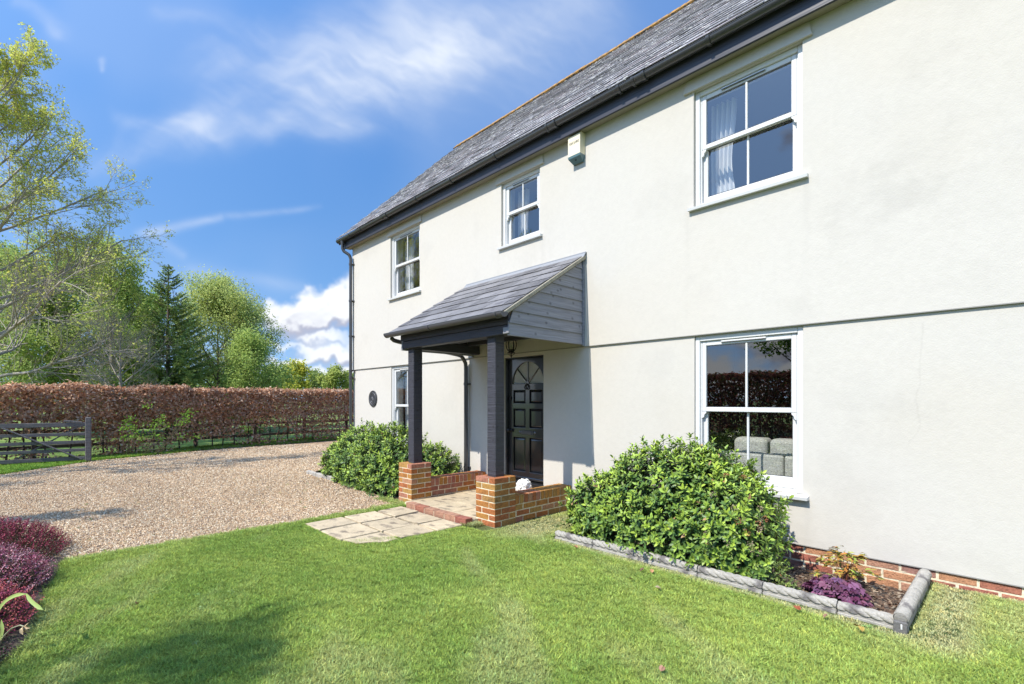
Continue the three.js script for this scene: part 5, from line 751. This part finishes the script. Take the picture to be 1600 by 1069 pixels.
// withered daffodil, its bent leaf, fallen leaves, spiky plants
{
  R = mulberry(81);
  const ribbon = (B, pts, w, c, nrm = [0.3, 0.3, 1]) => { const N = unit(...nrm), cv = new THREE.CatmullRomCurve3(pts.map((p) => new THREE.Vector3(...p))), n = 16; let pv = null; for (let i = 0; i <= n; i++) { const q = cv.getPoint(i / n), tg = cv.getTangent(i / n), s = new THREE.Vector3(...N).cross(tg).normalize(), ww = w * Math.min(1, 0.35 + 3 * (i / n)) * Math.min(1, (1 - i / n) * 5 + 0.1), lift = 0.25 * ww, cur = [B.v(q.x - s.x * ww + N[0] * lift, q.y - s.y * ww + N[1] * lift, q.z - s.z * ww + N[2] * lift, c), B.v(q.x, q.y, q.z, c), B.v(q.x + s.x * ww + N[0] * lift, q.y + s.y * ww + N[1] * lift, q.z + s.z * ww + N[2] * lift, c)]; if (pv) for (const j of [0, 1]) { B.t(pv[j], pv[j + 1], cur[j + 1]); B.t(pv[j], cur[j + 1], cur[j]); } pv = cur; } };
  const d = thing('daffodil', 'faded daffodil with a bent green leaf and a papery withered flower by the heathers', 'flower'), B = new Buf(), F = new Buf(), g = [0.36, 0.46, 0.14], view = [-FW.x, 0.25, -FW.z];
  const P = (px, py, t) => { const a = (px - 800) / 760; return [(FW.x + RT.x * a) * t, 1.4625 + (627 - py) / 760 * t, 5.138 + (FW.z + RT.z * a) * t]; };
  ribbon(B, [P(-22, 1010, 2.9), P(-8, 965, 2.88), P(8, 940, 2.86), P(26, 930, 2.85), P(41, 928, 2.84)], 0.010, g, view);
  ribbon(B, [P(41, 928, 2.84), P(48, 938, 2.83), P(57, 946, 2.82), P(67, 953, 2.81)], 0.011, g, view);
  ribbon(B, [P(-10, 1040, 2.85), P(0, 1000, 2.84), P(4, 985, 2.83), P(2, 968, 2.83)], 0.011, g, view);
  B.limb([P(-6, 1015, 2.82), P(6, 994, 2.81), P(18, 982, 2.80), P(31, 977, 2.79), P(37, 979, 2.79)], 0.0045, 0.0035, 6, [0.30, 0.30, 0.18]);
  for (let i = 0; i < 9; i++) { const o = P(37 + gauss(), 980 + gauss(), 2.79), q = unit(RT.x * rr(-0.6, 0.7), rr(-1, 0.1), RT.z * rr(-0.6, 0.7)); F.leaf(o, q, unit(...view), rr(0.03, 0.055), rr(0.014, 0.024), vary([0.56, 0.42, 0.24], 0.15), 0.3, true, 0.3); }
  mesh('leaves', B.geo(), M.leaf, d); mesh('withered_flower', F.geo(), M.dryLeaf, d);
  const leaves = [[985, 905, 'curled pale brown leaf on the lawn below the middle of the shrub', 0.036], [1033, 921, 'cream dry leaf on the lawn nearer the rope edging corner', 0.034], [1000, 893, 'dark brown leaf on the lawn close beside the rope edging', 0.03], [903, 857, 'brown leaf lying at the porch end of the rope edging', 0.034], [1019, 896, 'orange-brown leaf touching the rope edging below the shrub', 0.03], [1251, 954, 'rust red leaf on the lawn below the pale yellow-green plant', 0.03], [1288, 966, 'small brown leaf on the lawn below the purple plant', 0.026], [1348, 988, 'yellow leaf on the lawn near the corner stone of the edging', 0.03], [1336, 978, 'orange leaf against the rope edging near its corner', 0.028], [216, 944, 'pinkish dry leaf in the lawn left of the middle', 0.03], [1033, 1050, 'brown leaf in the lawn at the bottom of the picture', 0.026]];
  const lc = [[0.44, 0.30, 0.20], [0.56, 0.46, 0.33], [0.16, 0.09, 0.06], [0.30, 0.17, 0.09], [0.36, 0.20, 0.10], [0.30, 0.09, 0.045], [0.24, 0.14, 0.09], [0.42, 0.30, 0.08], [0.36, 0.19, 0.08], [0.40, 0.25, 0.18], [0.32, 0.18, 0.12]];
  leaves.forEach(([px, py, label, s], i) => { const a = (px - 800) / 760, t = 760 * 1.43 / (py - 627), x = (FW.x + RT.x * a) * t, z = 5.138 + (FW.z + RT.z * a) * t, L = new Buf(64), an = rr(0, 6.28); L.leaf([0, 0, 0], unit(Math.cos(an), 0.15, Math.sin(an)), unit(gauss() * 0.3, 1, gauss() * 0.3), s * 1.5, s, lc[i], 0.3, true, -0.3); L.leaf([0.002, 0.004, 0.002], unit(Math.cos(an + 0.5), 0.4, Math.sin(an + 0.5)), unit(gauss() * 0.4, 1, gauss() * 0.4), s, s * 0.7, vary(lc[i], 0.2), 0.35, true, -0.3); const m = tag(mesh('fallen_leaf', L.geo(), M.dryLeaf), label, 'fallen leaf', 'fallen leaves on the lawn'); m.position.set(x, 0.034, z); });
  const spiky = (label, pos, n, len, col) => { const t = thing('spiky_plant', label, 'plant', null, pos), S = new Buf(); for (let i = 0; i < n; i++) { const a = rr(0, 6.28), el = rr(0.25, 1.35), l = len * rr(0.6, 1.1), dx = Math.cos(a) * Math.cos(el), dz = Math.sin(a) * Math.cos(el), dy = Math.sin(el); ribbon(S, [[0, 0.02, 0], [dx * l * 0.4, dy * l * 0.5, dz * l * 0.4], [dx * l * 0.8, dy * l * 0.75, dz * l * 0.8], [dx * l * 1.1, dy * l * 0.72, dz * l * 1.1]], 0.022, vary(col, 0.25), [dx * -0.5, 0.8, dz * -0.5]); } mesh('blades', S.geo(), M.leaf, t); };
  spiky('grey-purple sword-leaved plant in front of the gate', [-14.35, -0.02, 6.25], 26, 0.75, [0.30, 0.25, 0.30]);
  spiky('dark sword-leaved plant at the left edge of the gravel', [-8.6, 0, 6.45], 22, 0.62, [0.05, 0.045, 0.05]);
}
// ------------------------------------------------------------------ hedges, gate, fence
function hedge(label, seed, A, Bp, H, thick, n, leaf, cols, gappy) {
  R = mulberry(seed); const t = thing('hedge', label, 'hedge', null, [A[0], 0, A[1]]), dx = Bp[0] - A[0], dz = Bp[1] - A[1], Ln = Math.hypot(dx, dz), ux = dx / Ln, uz = dz / Ln, S = new Buf(32768), L = new Buf(65536);
  const at = (s, w, y) => [ux * s - uz * w, y, uz * s + ux * w];
  for (let s = 0.2; s < Ln; s += rr(0.28, 0.45)) {
    const w = gauss() * 0.05, base = at(s, w, 0); S.limb([base, at(s + gauss() * 0.06, w, H * 0.3), at(s + gauss() * 0.1, w + gauss() * 0.06, H * 0.6), at(s + gauss() * 0.12, w + gauss() * 0.1, H * 0.92)], 0.022, 0.006, 5, [0.085, 0.07, 0.06]);
    for (let k = 0; k < 13; k++) { const y = rr(0.12, H * 0.9), sd = R() < 0.5 ? -1 : 1, l = rr(0.15, thick * 0.55), e = at(s + gauss() * 0.28, w + sd * l, y + rr(0.0, 0.25)); S.limb([at(s, w, y), at(s + gauss() * 0.1, w + sd * l * 0.5, y + 0.06), e], 0.008, 0.003, 3, [0.10, 0.08, 0.065]); }
  }
  for (let i = 0; i < n; i++) {
    const s = R() * Ln, f = R(), y0 = f < 0.17 ? H * rr(0.93, 1.0) : H * Math.pow(R(), 0.75), body = 0.5 * thick * (0.72 + 0.55 * fbm(s * 1.3 + seed, y0 * 2.2, 3, 0, 0, 211)); const lo = gappy * sm(1.15, 0.4, y0) * sm(0.36, 0.56, fbm(s * 1.1 + seed, y0 * 1.5 + 5, 3, 0, 0, 212)); if (R() < lo + (gappy ? 0.3 * sm(1.25, 0.3, y0) : 0)) continue;
    const sd = R() < 0.5 ? -1 : 1, w = f < 0.17 ? rr(-1, 1) * body : sd * body * (R() < 0.7 ? rr(0.82, 1.05) : rr(0.2, 0.85)), y = y0 + 0.09 * (fbm(s * 2.5, 3, 3, 0, 0, 213) - 0.4) * 2 + (f < 0.17 && R() < 0.15 ? rr(0, 0.09) : 0);
    const p = at(s, w, Math.max(0.03, y)), out = at(0, 0, 0); const o = unit(-uz * sd * (f < 0.17 ? 0.3 : 0.7) + gauss() * 0.5, (f < 0.17 ? 1 : 0.55) + gauss() * 0.5, ux * sd * (f < 0.17 ? 0.3 : 0.7) + 0.45 + gauss() * 0.5), d = perp(o); d[1] -= 0.5; const dd = unit(...d);
    const nn = unit(o[0] - dd[0] * (o[0] * dd[0] + o[1] * dd[1] + o[2] * dd[2]), o[1] - dd[1] * (o[0] * dd[0] + o[1] * dd[1] + o[2] * dd[2]), o[2] - dd[2] * (o[0] * dd[0] + o[1] * dd[1] + o[2] * dd[2])), l = leaf * rr(0.65, 1.2);
    L.leaf(p, dd, nn, l, l * 0.6, vary(cols[Math.floor(R() * cols.length)], 0.25).map((v) => v * (0.75 + 0.55 * fbm(s * 1.7, y0 * 2.5, 3, 0, 0, 214))), 0.22);
  }
  mesh('branches', S.geo(), M.twig, t); mesh('foliage', L.geo(), M.dryThin, t); return t;
}
const copper = [[0.52, 0.29, 0.18], [0.60, 0.385, 0.255], [0.41, 0.21, 0.125], [0.68, 0.49, 0.35], [0.53, 0.335, 0.23], [0.31, 0.165, 0.10]];
hedge('long clipped copper-brown beech hedge behind the gate and the gravel drive', 91, [-16.25, 8.2], [-19.05, -6.2], 1.86, 0.95, 62000, 0.088, copper, 0.72);
{
  R = mulberry(94); const L = new Buf(32768); // fallen beech leaves under the hedge
  for (let i = 0; i < 9000; i++) { const t = R(), x = lerp(-16.1, -18.9, t) + rr(-0.5, 0.55) + Math.abs(gauss()) * 0.12, z = lerp(7.5, -5.5, t) + rr(-0.3, 0.3), a = rr(0, 6.28); L.leaf([x, rr(-0.005, 0.045), z], unit(Math.cos(a), gauss() * 0.15, Math.sin(a)), unit(gauss() * 0.35, 1, gauss() * 0.35), rr(0.05, 0.085), rr(0.03, 0.05), vary(copper[Math.floor(R() * 6)], 0.3).map((v) => v * 0.6), 0.2); }
  tag(mesh('leaf_litter', L.geo(), M.dryLeaf), 'fallen brown beech leaves along the foot of the hedge', null, null, 'stuff');
}
{
  R = mulberry(92); // fresh green shoots in the hedge
  const t = thing('young_shrub', 'bright green leafy shoots growing through the brown hedge right of the gate', 'shrub', null, [-16.1, 0, 3.6]), L = new Buf(), S = new Buf();
  for (let i = 0; i < 26; i++) { const e = [rr(-0.2, 0.5), rr(0.45, 1.35), -rr(-0.2, 1.5)]; S.limb([[-0.2, 0, e[2] * 0.5], [e[0] * 0.5, e[1] * 0.6, e[2] * 0.8], e], 0.006, 0.003, 4, [0.1, 0.09, 0.05]); for (let k = 0; k < 16; k++) { const d = rdir(); L.leaf([e[0] + gauss() * 0.08, e[1] + gauss() * 0.08, e[2] + gauss() * 0.1], d, perp(d), rr(0.05, 0.08), rr(0.03, 0.05), vary([0.20, 0.38, 0.05], 0.2), 0.2); } }
  mesh('stems', S.geo(), M.twig, t); mesh('foliage', L.geo(), M.thinLeaf, t);
  const f = thing('rail_fence', 'old post and rail fence half hidden inside the brown hedge', 'fence'); const A = [-16.75, 9], D = [-20.2, -9.3], q = (s, y) => [lerp(A[0], D[0], s), y, lerp(A[1], D[1], s)];
  for (let i = 0; i <= 10; i++) mesh('post', bar(q(i / 10, -0.05), q(i / 10, 1.15), 0.1, 0.1, [1, 0, 0]), M.greyWood, f);
  for (let i = 0; i < 10; i++) for (const y of [0.28, 0.68, 1.02]) mesh('rail', bar(q(i / 10 + 0.001, y), q((i + 1) / 10 - 0.001, y + (hash(i, 3) - 0.5) * 0.03), 0.04, 0.09), M.greyWood, f);
  // five-bar gate standing open against the hedge
  const g = thing('field_gate', 'dark grey five-bar timber gate standing open in front of the hedge', 'gate', null, [-15.5, 0, 4.38], Math.atan2(-1.5, -0.32) + Math.PI);
  const E = new THREE.Vector3(-15.5, 0, 4.38), F = new THREE.Vector3(-15.93, 0, 7.35), wd = F.distanceTo(E); g.rotation.y = Math.atan2(-(F.z - E.z), F.x - E.x);
  mesh('stile', rbox(-0.05, 0.06, 0.03, 1.075, -0.05, 0.05, 0.012), M.gateWood, g); mesh('stile', rbox(wd - 0.06, wd + 0.04, 0.03, 1.15, -0.05, 0.05, 0.012), M.gateWood, g);
  for (const [y, h] of [[0.10, 0.085], [0.30, 0.075], [0.49, 0.075], [0.68, 0.075], [0.905, 0.10]]) mesh('rail', rbox(0.061, wd - 0.061, y - h / 2, y + h / 2, -0.02, 0.02, 0.006), M.gateWood, g);
  mesh('brace', bar([0.12, 0.08, -0.036], [1.45, 0.86, -0.036], 0.028, 0.08, [0, 0, 1]), M.gateWood, g); mesh('brace', bar([0.15, 0.88, 0.036], [1.35, 0.08, 0.036], 0.028, 0.08, [0, 0, 1]), M.gateWood, g); mesh('brace', bar([wd - 0.1, 0.88, 0.036], [1.5, 0.12, 0.036], 0.028, 0.08, [0, 0, 1]), M.gateWood, g);
  mesh('top_rail_taper', bar([0.11, 0.945, 0.0], [0.44, 1.0, 0.0], 0.05, 0.055, [0, 0, 1]), M.gateWood, g);
}
hedge('tall dark copper hedge across the garden opposite the house', 93, [-16, 15.2], [9, 15.2], 2.6, 1.2, 46000, 0.15, [[0.32, 0.12, 0.10], [0.40, 0.17, 0.13], [0.22, 0.11, 0.08], [0.15, 0.19, 0.06]], 0);
// ------------------------------------------------------------------ trees
function tree(name, label, seed, x, z, o) {
  R = mulberry(seed); const t = thing(name, label, 'tree', o.group, [x, 0, z]), W = new Buf(65536), L = new Buf(65536), tips = [], bark = o.bark ?? [0.16, 0.135, 0.11], H = o.h;
  const grow = (p, d, len, r, lvl) => {
    const n = lvl ? 4 : 5, pts = [p.slice()]; let q = p.slice(), v = d.slice();
    for (let i = 0; i < n; i++) { v = unit(v[0] + gauss() * o.wob, v[1] + gauss() * o.wob + o.up[Math.min(lvl, o.up.length - 1)] * 0.25, v[2] + gauss() * o.wob); q = [q[0] + v[0] * len / n, q[1] + v[1] * len / n, q[2] + v[2] * len / n]; pts.push(q); }
    const last = lvl >= o.kids.length; W.limb(pts, r, last ? o.tw ?? 0.004 : r * 0.45, lvl === 0 ? 7 : lvl < 2 ? 5 : 3, vary(bark, 0.08)); if (last) { tips.push(pts); return; }
    const m = o.kids[lvl];
    for (let i = 0; i < m; i++) { const s = lerp(0.25, 1, (i + R()) / m), k = Math.min(n - 1, Math.floor(s * n)), f = s * n - k, a = pts[k], b = pts[k + 1] ?? a, c = [lerp(a[0], b[0], f), lerp(a[1], b[1], f), lerp(a[2], b[2], f)], td = unit(b[0] - a[0], b[1] - a[1], b[2] - a[2]), u = perp(td), an = rr(...o.ang); grow(c, unit(td[0] * Math.cos(an) + u[0] * Math.sin(an), td[1] * Math.cos(an) + u[1] * Math.sin(an), td[2] * Math.cos(an) + u[2] * Math.sin(an)), len * rr(...o.len) * lerp(1.1, 0.7, s), r * 0.45 * lerp(1, 0.6, s), lvl + 1); }
  };
  // trunk and limbs
  const T = []; let tx = 0, tz = 0; for (let i = 0; i <= 8; i++) { T.push([tx, H * 0.94 * i / 8, tz]); tx += gauss() * o.lean * H / 8 + (o.tilt?.[0] ?? 0) * H / 8; tz += gauss() * o.lean * H / 8 + (o.tilt?.[1] ?? 0) * H / 8; }
  const trunk = new Buf(); trunk.limb(T, o.tr, o.tr * 0.15, 9, bark);
  for (let i = 0; i < o.limbs; i++) { const s = lerp(o.low, 0.98, (i + R() * 0.8) / o.limbs), k = Math.min(7, Math.floor(s * 8)), f = s * 8 - k, c = [lerp(T[k][0], T[k + 1][0], f), lerp(T[k][1], T[k + 1][1], f), lerp(T[k][2], T[k + 1][2], f)], a = i * 2.4 + R(), el = lerp(o.el[0], o.el[1], s); grow(c, [Math.cos(a) * Math.cos(el), Math.sin(el), Math.sin(a) * Math.cos(el)], o.prof(s) * rr(...(o.uneven ?? [0.65, 1.2])), o.tr * 0.42 * lerp(1, 0.35, s), 0); }
  // leaves along the last twigs
  const per = o.leaves / tips.length;
  for (const pts of tips) {
    const end = pts[pts.length - 1], keep = o.bare ? sm(o.bare[0], o.bare[1], end[1] / H + gauss() * 0.16) : 1; let m = per * keep; m = Math.floor(m) + (R() < m % 1 ? 1 : 0); const base = mixc(o.cols[0], o.cols[1], clamp(R() * 0.75 + 0.35 * (end[1] / H - 0.4))).map((v) => v * 1.65);
    for (let i = 0; i < m; i++) { const k = Math.min(pts.length - 2, Math.floor(Math.pow(R(), 0.6) * (pts.length - 1))), f = R(), a = pts[k], b = pts[k + 1], d = rdir(); d[1] -= o.hang ?? 0.2; const dd = unit(...d), s = o.spread; const up = unit(gauss() * 0.55 - 0.1, 0.75 + gauss() * 0.4, gauss() * 0.55 + 0.35), kk = up[0] * dd[0] + up[1] * dd[1] + up[2] * dd[2]; L.leaf([lerp(a[0], b[0], f) + gauss() * s, lerp(a[1], b[1], f) + gauss() * s, lerp(a[2], b[2], f) + gauss() * s], dd, unit(up[0] - dd[0] * kk, up[1] - dd[1] * kk, up[2] - dd[2] * kk), o.leaf * rr(0.7, 1.25), o.leaf * 0.62 * rr(0.8, 1.2), vary(base, 0.17), 0.2); }
  }
  mesh('trunk', trunk.geo(), M.twig, t); mesh('branches', W.geo(), M.twig, t); mesh('crown', L.geo(), o.mat ?? M.thinLeaf, t); return t;
}
const ray = (px, t) => { const a = (px - 800) / 760; return [(FW.x + RT.x * a) * t, 5.138 + (FW.z + RT.z * a) * t]; };
const topAt = (py, t) => 1.4625 + (627 - py) / 760 * t;
const BASE = { wob: 0.16, up: [0.35, 0.3, 0.25], kids: [7, 6, 5], ang: [0.5, 1.0], len: [0.42, 0.6], limbs: 15, low: 0.22, el: [0.15, 1.2], lean: 0.03, spread: 0.1 };
// the half bare tree at the left
{ const [x, z] = ray(-28, 14.2); tree('tree', 'tall half bare tree with small yellow-green spring leaves at the left edge', 101, x, z, { ...BASE, h: topAt(80, 14.2), tr: 0.15, limbs: 40, low: 0.14, el: [0.02, 1.2], prof: (s) => 4.5 * Math.pow(1 - s, 0.5) + 0.5, kids: [11, 9, 5], ang: [0.4, 0.95], len: [0.38, 0.55], up: [0.25, 0.12, 0.1], leaves: 46000, leaf: 0.078, spread: 0.045, bare: [0.22, 0.66], cols: [[0.31, 0.34, 0.07], [0.47, 0.47, 0.12]], bark: [0.36, 0.32, 0.265], tilt: [0.01, 0], tw: 0.005 }); }
const leafy = (name, label, seed, px, t, top, hw, cols, o = {}) => { const [x, z] = ray(px, t), r = hw / 760 * t, h = topAt(top, t); return tree(name, label, seed, x, z, { ...BASE, h, tr: h * 0.018, prof: (s) => r * (0.55 + 0.75 * Math.sin(Math.PI * clamp(s * 0.9 + 0.08))) * 0.82, kids: [8, 7], leaves: 36000, leaf: 0.115, spread: 0.26, cols, ...o }); };
leafy('tree', 'fresh bright green tree behind the hedge above the gate', 102, 45, 20, 425, 95, [[0.16, 0.22, 0.065], [0.29, 0.35, 0.11]]);
leafy('tree', 'thin yellow-green tree with see-through twigs left of the conifer', 103, 172, 19.5, 385, 70, [[0.20, 0.25, 0.07], [0.36, 0.40, 0.12]], { leaves: 13000, bark: [0.3, 0.26, 0.21], leaf: 0.10, kids: [8, 7] });
leafy('tree', 'rounded mid green tree low behind the thin yellow-green one', 104, 118, 24, 440, 100, [[0.14, 0.21, 0.05], [0.27, 0.35, 0.08]]);
leafy('bare_shrub', 'leafless grey-brown shrub rising over the hedge left of the conifer', 105, 190, 17.2, 505, 75, [[0.16, 0.15, 0.07], [0.2, 0.2, 0.08]], { leaves: 500, leaf: 0.06, kids: [9, 8], low: 0.06, el: [0.1, 1.1], bark: [0.34, 0.29, 0.24], limbs: 26 });
leafy('tree', 'deep green bushy tree directly left of the conifer', 106, 208, 23.5, 455, 62, [[0.12, 0.19, 0.04], [0.24, 0.33, 0.07]], { low: 0.08 });
leafy('tree', 'airy grey-green drooping birch at the back right of the conifer', 107, 352, 29, 440, 60, [[0.13, 0.17, 0.06], [0.26, 0.30, 0.11]], { leaves: 9000, leaf: 0.11, up: [0.3, -0.5, -0.9], hang: 0.8, bark: [0.3, 0.28, 0.25], kids: [8, 7], low: 0.3 });
leafy('tree', 'bright lime green tree just right of the conifer', 108, 342, 25, 480, 84, [[0.21, 0.26, 0.08], [0.35, 0.38, 0.13]], { leaves: 46000, leaf: 0.10, spread: 0.34, low: 0.04, limbs: 22 });
leafy('tree', 'low leafy green tree at the right end of the tree group', 109, 390, 22.5, 535, 46, [[0.18, 0.25, 0.065], [0.30, 0.36, 0.11]], { leaf: 0.09, spread: 0.3, leaves: 24000, low: 0.04, el: [0.1, 1.1] });
leafy('sapling', 'slender open sapling with scattered leaves at the right end of the tree group', 110, 392, 25, 478, 44, [[0.16, 0.2, 0.06], [0.28, 0.32, 0.1]], { leaves: 3600, leaf: 0.09, kids: [6, 5], bark: [0.12, 0.1, 0.09] });
leafy('tree', 'dark green broad tree at the far left behind the half bare tree', 111, -70, 22, 400, 110, [[0.08, 0.15, 0.03], [0.2, 0.29, 0.05]]);
// the conifer
{
  R = mulberry(120); const T = 22, [x, z] = ray(263, T), H = topAt(413, T), t = thing('conifer', 'dark green spiky conifer standing in the middle of the tree group', 'tree', null, [x, 0, z]), W = new Buf(32768), L = new Buf(65536), tr = new Buf();
  tr.limb([[0, 0, 0], [0.03, H * 0.5, 0.02], [0, H, 0]], 0.14, 0.012, 8, [0.13, 0.1, 0.08]);
  for (let y = 0.5; y < H - 0.1; y += lerp(0.21, 0.15, y / H)) { const q = 1 - y / H, r = (0.08 + 3.1 * Math.pow(q, 0.95)) * rr(0.85, 1.1), m = Math.round(lerp(5, 9, q)); for (let i = 0; i < m; i++) {
    const a = rr(0, 6.283), l = r * rr(0.75, 1.12), dx = Math.cos(a), dz = Math.sin(a), lift = lerp(-0.12, 0.75, 1 - q), pts = []; for (let k = 0; k <= 5; k++) { const s = k / 5; pts.push([dx * l * s, y + l * (lift * s - 0.25 * s * (1 - s) + 0.12 * s * s), dz * l * s]); } W.limb(pts, 0.018 * q + 0.006, 0.003, 4, [0.11, 0.085, 0.06]);
    const sprays = Math.max(8, Math.round(l * 29)); for (let k = 0; k < sprays; k++) { const s = lerp(0.15, 1.02, k / sprays), j = Math.min(4, Math.floor(s * 5)), f = s * 5 - j, p = [0, 1, 2].map((c) => lerp(pts[j][c], pts[j + 1][c], f)), sd = k % 2 ? 1 : -1, sp = unit(dx * 0.8 - dz * sd * 0.8, -0.15 + gauss() * 0.25, dz * 0.8 + dx * sd * 0.8), sl = (0.30 * (1 - s * 0.6) + 0.05) * (0.25 + 0.8 * q) * rr(0.8, 1.2), c = vary(mixc([0.13, 0.20, 0.065], [0.36, 0.46, 0.13], clamp(s * 0.9 + gauss() * 0.2)), 0.2); for (let w = 0; w < 6; w++) { const u = w / 6, n = unit(sp[0] + gauss() * 0.55, sp[1] + gauss() * 0.5, sp[2] + gauss() * 0.55); L.leaf([p[0] + sp[0] * sl * u, p[1] + sp[1] * sl * u, p[2] + sp[2] * sl * u], n, perp(n), rr(0.08, 0.15) * (0.5 + 0.6 * q), 0.036, c, 0.2); } } } }
  for (let i = 0; i < 30; i++) { const y = H * rr(0.55, 0.9), q = 1 - y / H, a = rr(0, 6.28), r = 1.8 * q; const d = unit(0, -1, 0); for (let k = 0; k < 10; k++) { const e = unit(gauss(), gauss() - 0.6, gauss()); L.leaf([Math.cos(a) * r, y - k * 0.012, Math.sin(a) * r], e, perp(e), 0.05, 0.03, vary([0.17, 0.10, 0.05], 0.2), 0.2); } }
  mesh('trunk', tr.geo(), M.twig, t); mesh('branches', W.geo(), M.twig, t); mesh('crown', L.geo(), M.dryLeaf, t);
}
{
  R = mulberry(150); const L = new Buf(65536); // woodland far behind the tree group
  for (let i = 0; i < 30000; i++) { const px = rr(-420, 415), T = rr(46, 62), [x, z] = ray(px, T), top = 3.2 + 2.6 * fbm(px * 0.02 + T * 0.05, T * 0.2, 3, 0, 0, 221), y = top * Math.pow(R(), 0.7), d = rdir(), s = rr(0.22, 0.45); L.leaf([x, y, z], d, unit(gauss() * 0.5, 0.8, 0.4 + gauss() * 0.5), s, s * 0.7, vary(mixc([0.13, 0.20, 0.05], [0.30, 0.38, 0.08], fbm(px * 0.03, T * 0.3, 2, 0, 0, 222)), 0.2), 0.2); }
  tag(mesh('woodland', L.geo(), M.thinLeaf), 'green woodland mass far behind the trees beyond the hedge', null, null, 'stuff');
}
// far trees on the horizon, right of the group
const farT = (label, seed, px, t, top, hw, cols, o = {}) => leafy('far_tree', label, seed, px, t, top, hw, cols, { leaves: 4200, leaf: 0.42, spread: 0.5, kids: [5, 4], limbs: 12, low: 0.25, tw: 0.02, group: 'trees along the horizon', ...o });
farT('pale green far tree peeping out beside the near tree group on the horizon', 131, 428, 88, 587, 24, [[0.17, 0.21, 0.06], [0.30, 0.33, 0.09]]);
farT('yellow-green round far tree in the middle of the horizon row', 132, 462, 80, 583, 27, [[0.23, 0.24, 0.035], [0.40, 0.38, 0.06]]);
farT('thin grey-green far tree on the horizon between two rounder ones', 133, 492, 92, 587, 19, [[0.13, 0.17, 0.06], [0.22, 0.27, 0.09]], { leaves: 2400 });
farT('broad olive green far tree on the horizon close to the house corner', 134, 524, 90, 586, 25, [[0.16, 0.20, 0.05], [0.28, 0.31, 0.08]]);
farT('last far tree on the horizon beside the corner downpipe', 135, 556, 95, 594, 22, [[0.15, 0.19, 0.05], [0.25, 0.29, 0.08]]);
farT('low olive far tree between the yellow-green and the thin one on the horizon', 136, 508, 110, 597, 24, [[0.17, 0.2, 0.06], [0.27, 0.3, 0.08]]);
farT('low pale far tree left of the yellow-green one on the horizon', 137, 443, 115, 597, 26, [[0.15, 0.2, 0.06], [0.26, 0.3, 0.08]]);
// across the garden, behind the photographer: they shade the lawn and stand in the window panes
tree('tree', 'sparse young tree behind the lawn that throws thin shadows over the grass', 141, -3.75, 11.8, { ...BASE, h: 9.2, tr: 0.08, limbs: 12, low: 0.55, el: [0.35, 1.2], prof: (s) => 2.1 * Math.pow(1 - s, 0.6) + 0.3, kids: [6, 5], leaves: 1600, leaf: 0.085, spread: 0.09, cols: [[0.14, 0.22, 0.04], [0.26, 0.34, 0.06]] });
tree('tree', 'small open tree behind the corner of the gravel drive', 142, -9.0, 10.6, { ...BASE, h: 7.0, tr: 0.08, limbs: 11, low: 0.5, el: [0.35, 1.2], prof: (s) => 1.9 * Math.pow(1 - s, 0.6) + 0.3, kids: [6, 5], leaves: 2200, leaf: 0.085, spread: 0.09, cols: [[0.16, 0.22, 0.04], [0.28, 0.34, 0.06]] });
tree('tree', 'tall open tree beside the far end of the gravel drive', 145, -14.2, 10.8, { ...BASE, h: 13, tr: 0.16, limbs: 14, low: 0.45, el: [0.2, 1.1], prof: (s) => 3.0 * Math.pow(1 - s, 0.6) + 0.4, kids: [6, 5], leaves: 2000, leaf: 0.1, spread: 0.12, cols: [[0.16, 0.22, 0.05], [0.28, 0.34, 0.08]] });
tree('tree', 'broad green tree beyond the hedge opposite the house', 143, 1.5, 19.5, { ...BASE, h: 5.2, tr: 0.16, limbs: 14, low: 0.3, prof: (s) => 2.6 * Math.sin(Math.PI * clamp(s * 0.9 + 0.08)), kids: [7, 5], leaves: 8000, leaf: 0.17, spread: 0.2, cols: [[0.07, 0.14, 0.03], [0.15, 0.24, 0.045]] });
tree('tree', 'rounded green tree beyond the hedge opposite the porch', 144, -6.5, 21, { ...BASE, h: 5.0, tr: 0.16, limbs: 14, low: 0.3, prof: (s) => 2.4 * Math.sin(Math.PI * clamp(s * 0.9 + 0.08)), kids: [7, 5], leaves: 8000, leaf: 0.17, spread: 0.2, cols: [[0.08, 0.15, 0.03], [0.17, 0.26, 0.045]] });

renderer.render(scene, camera);
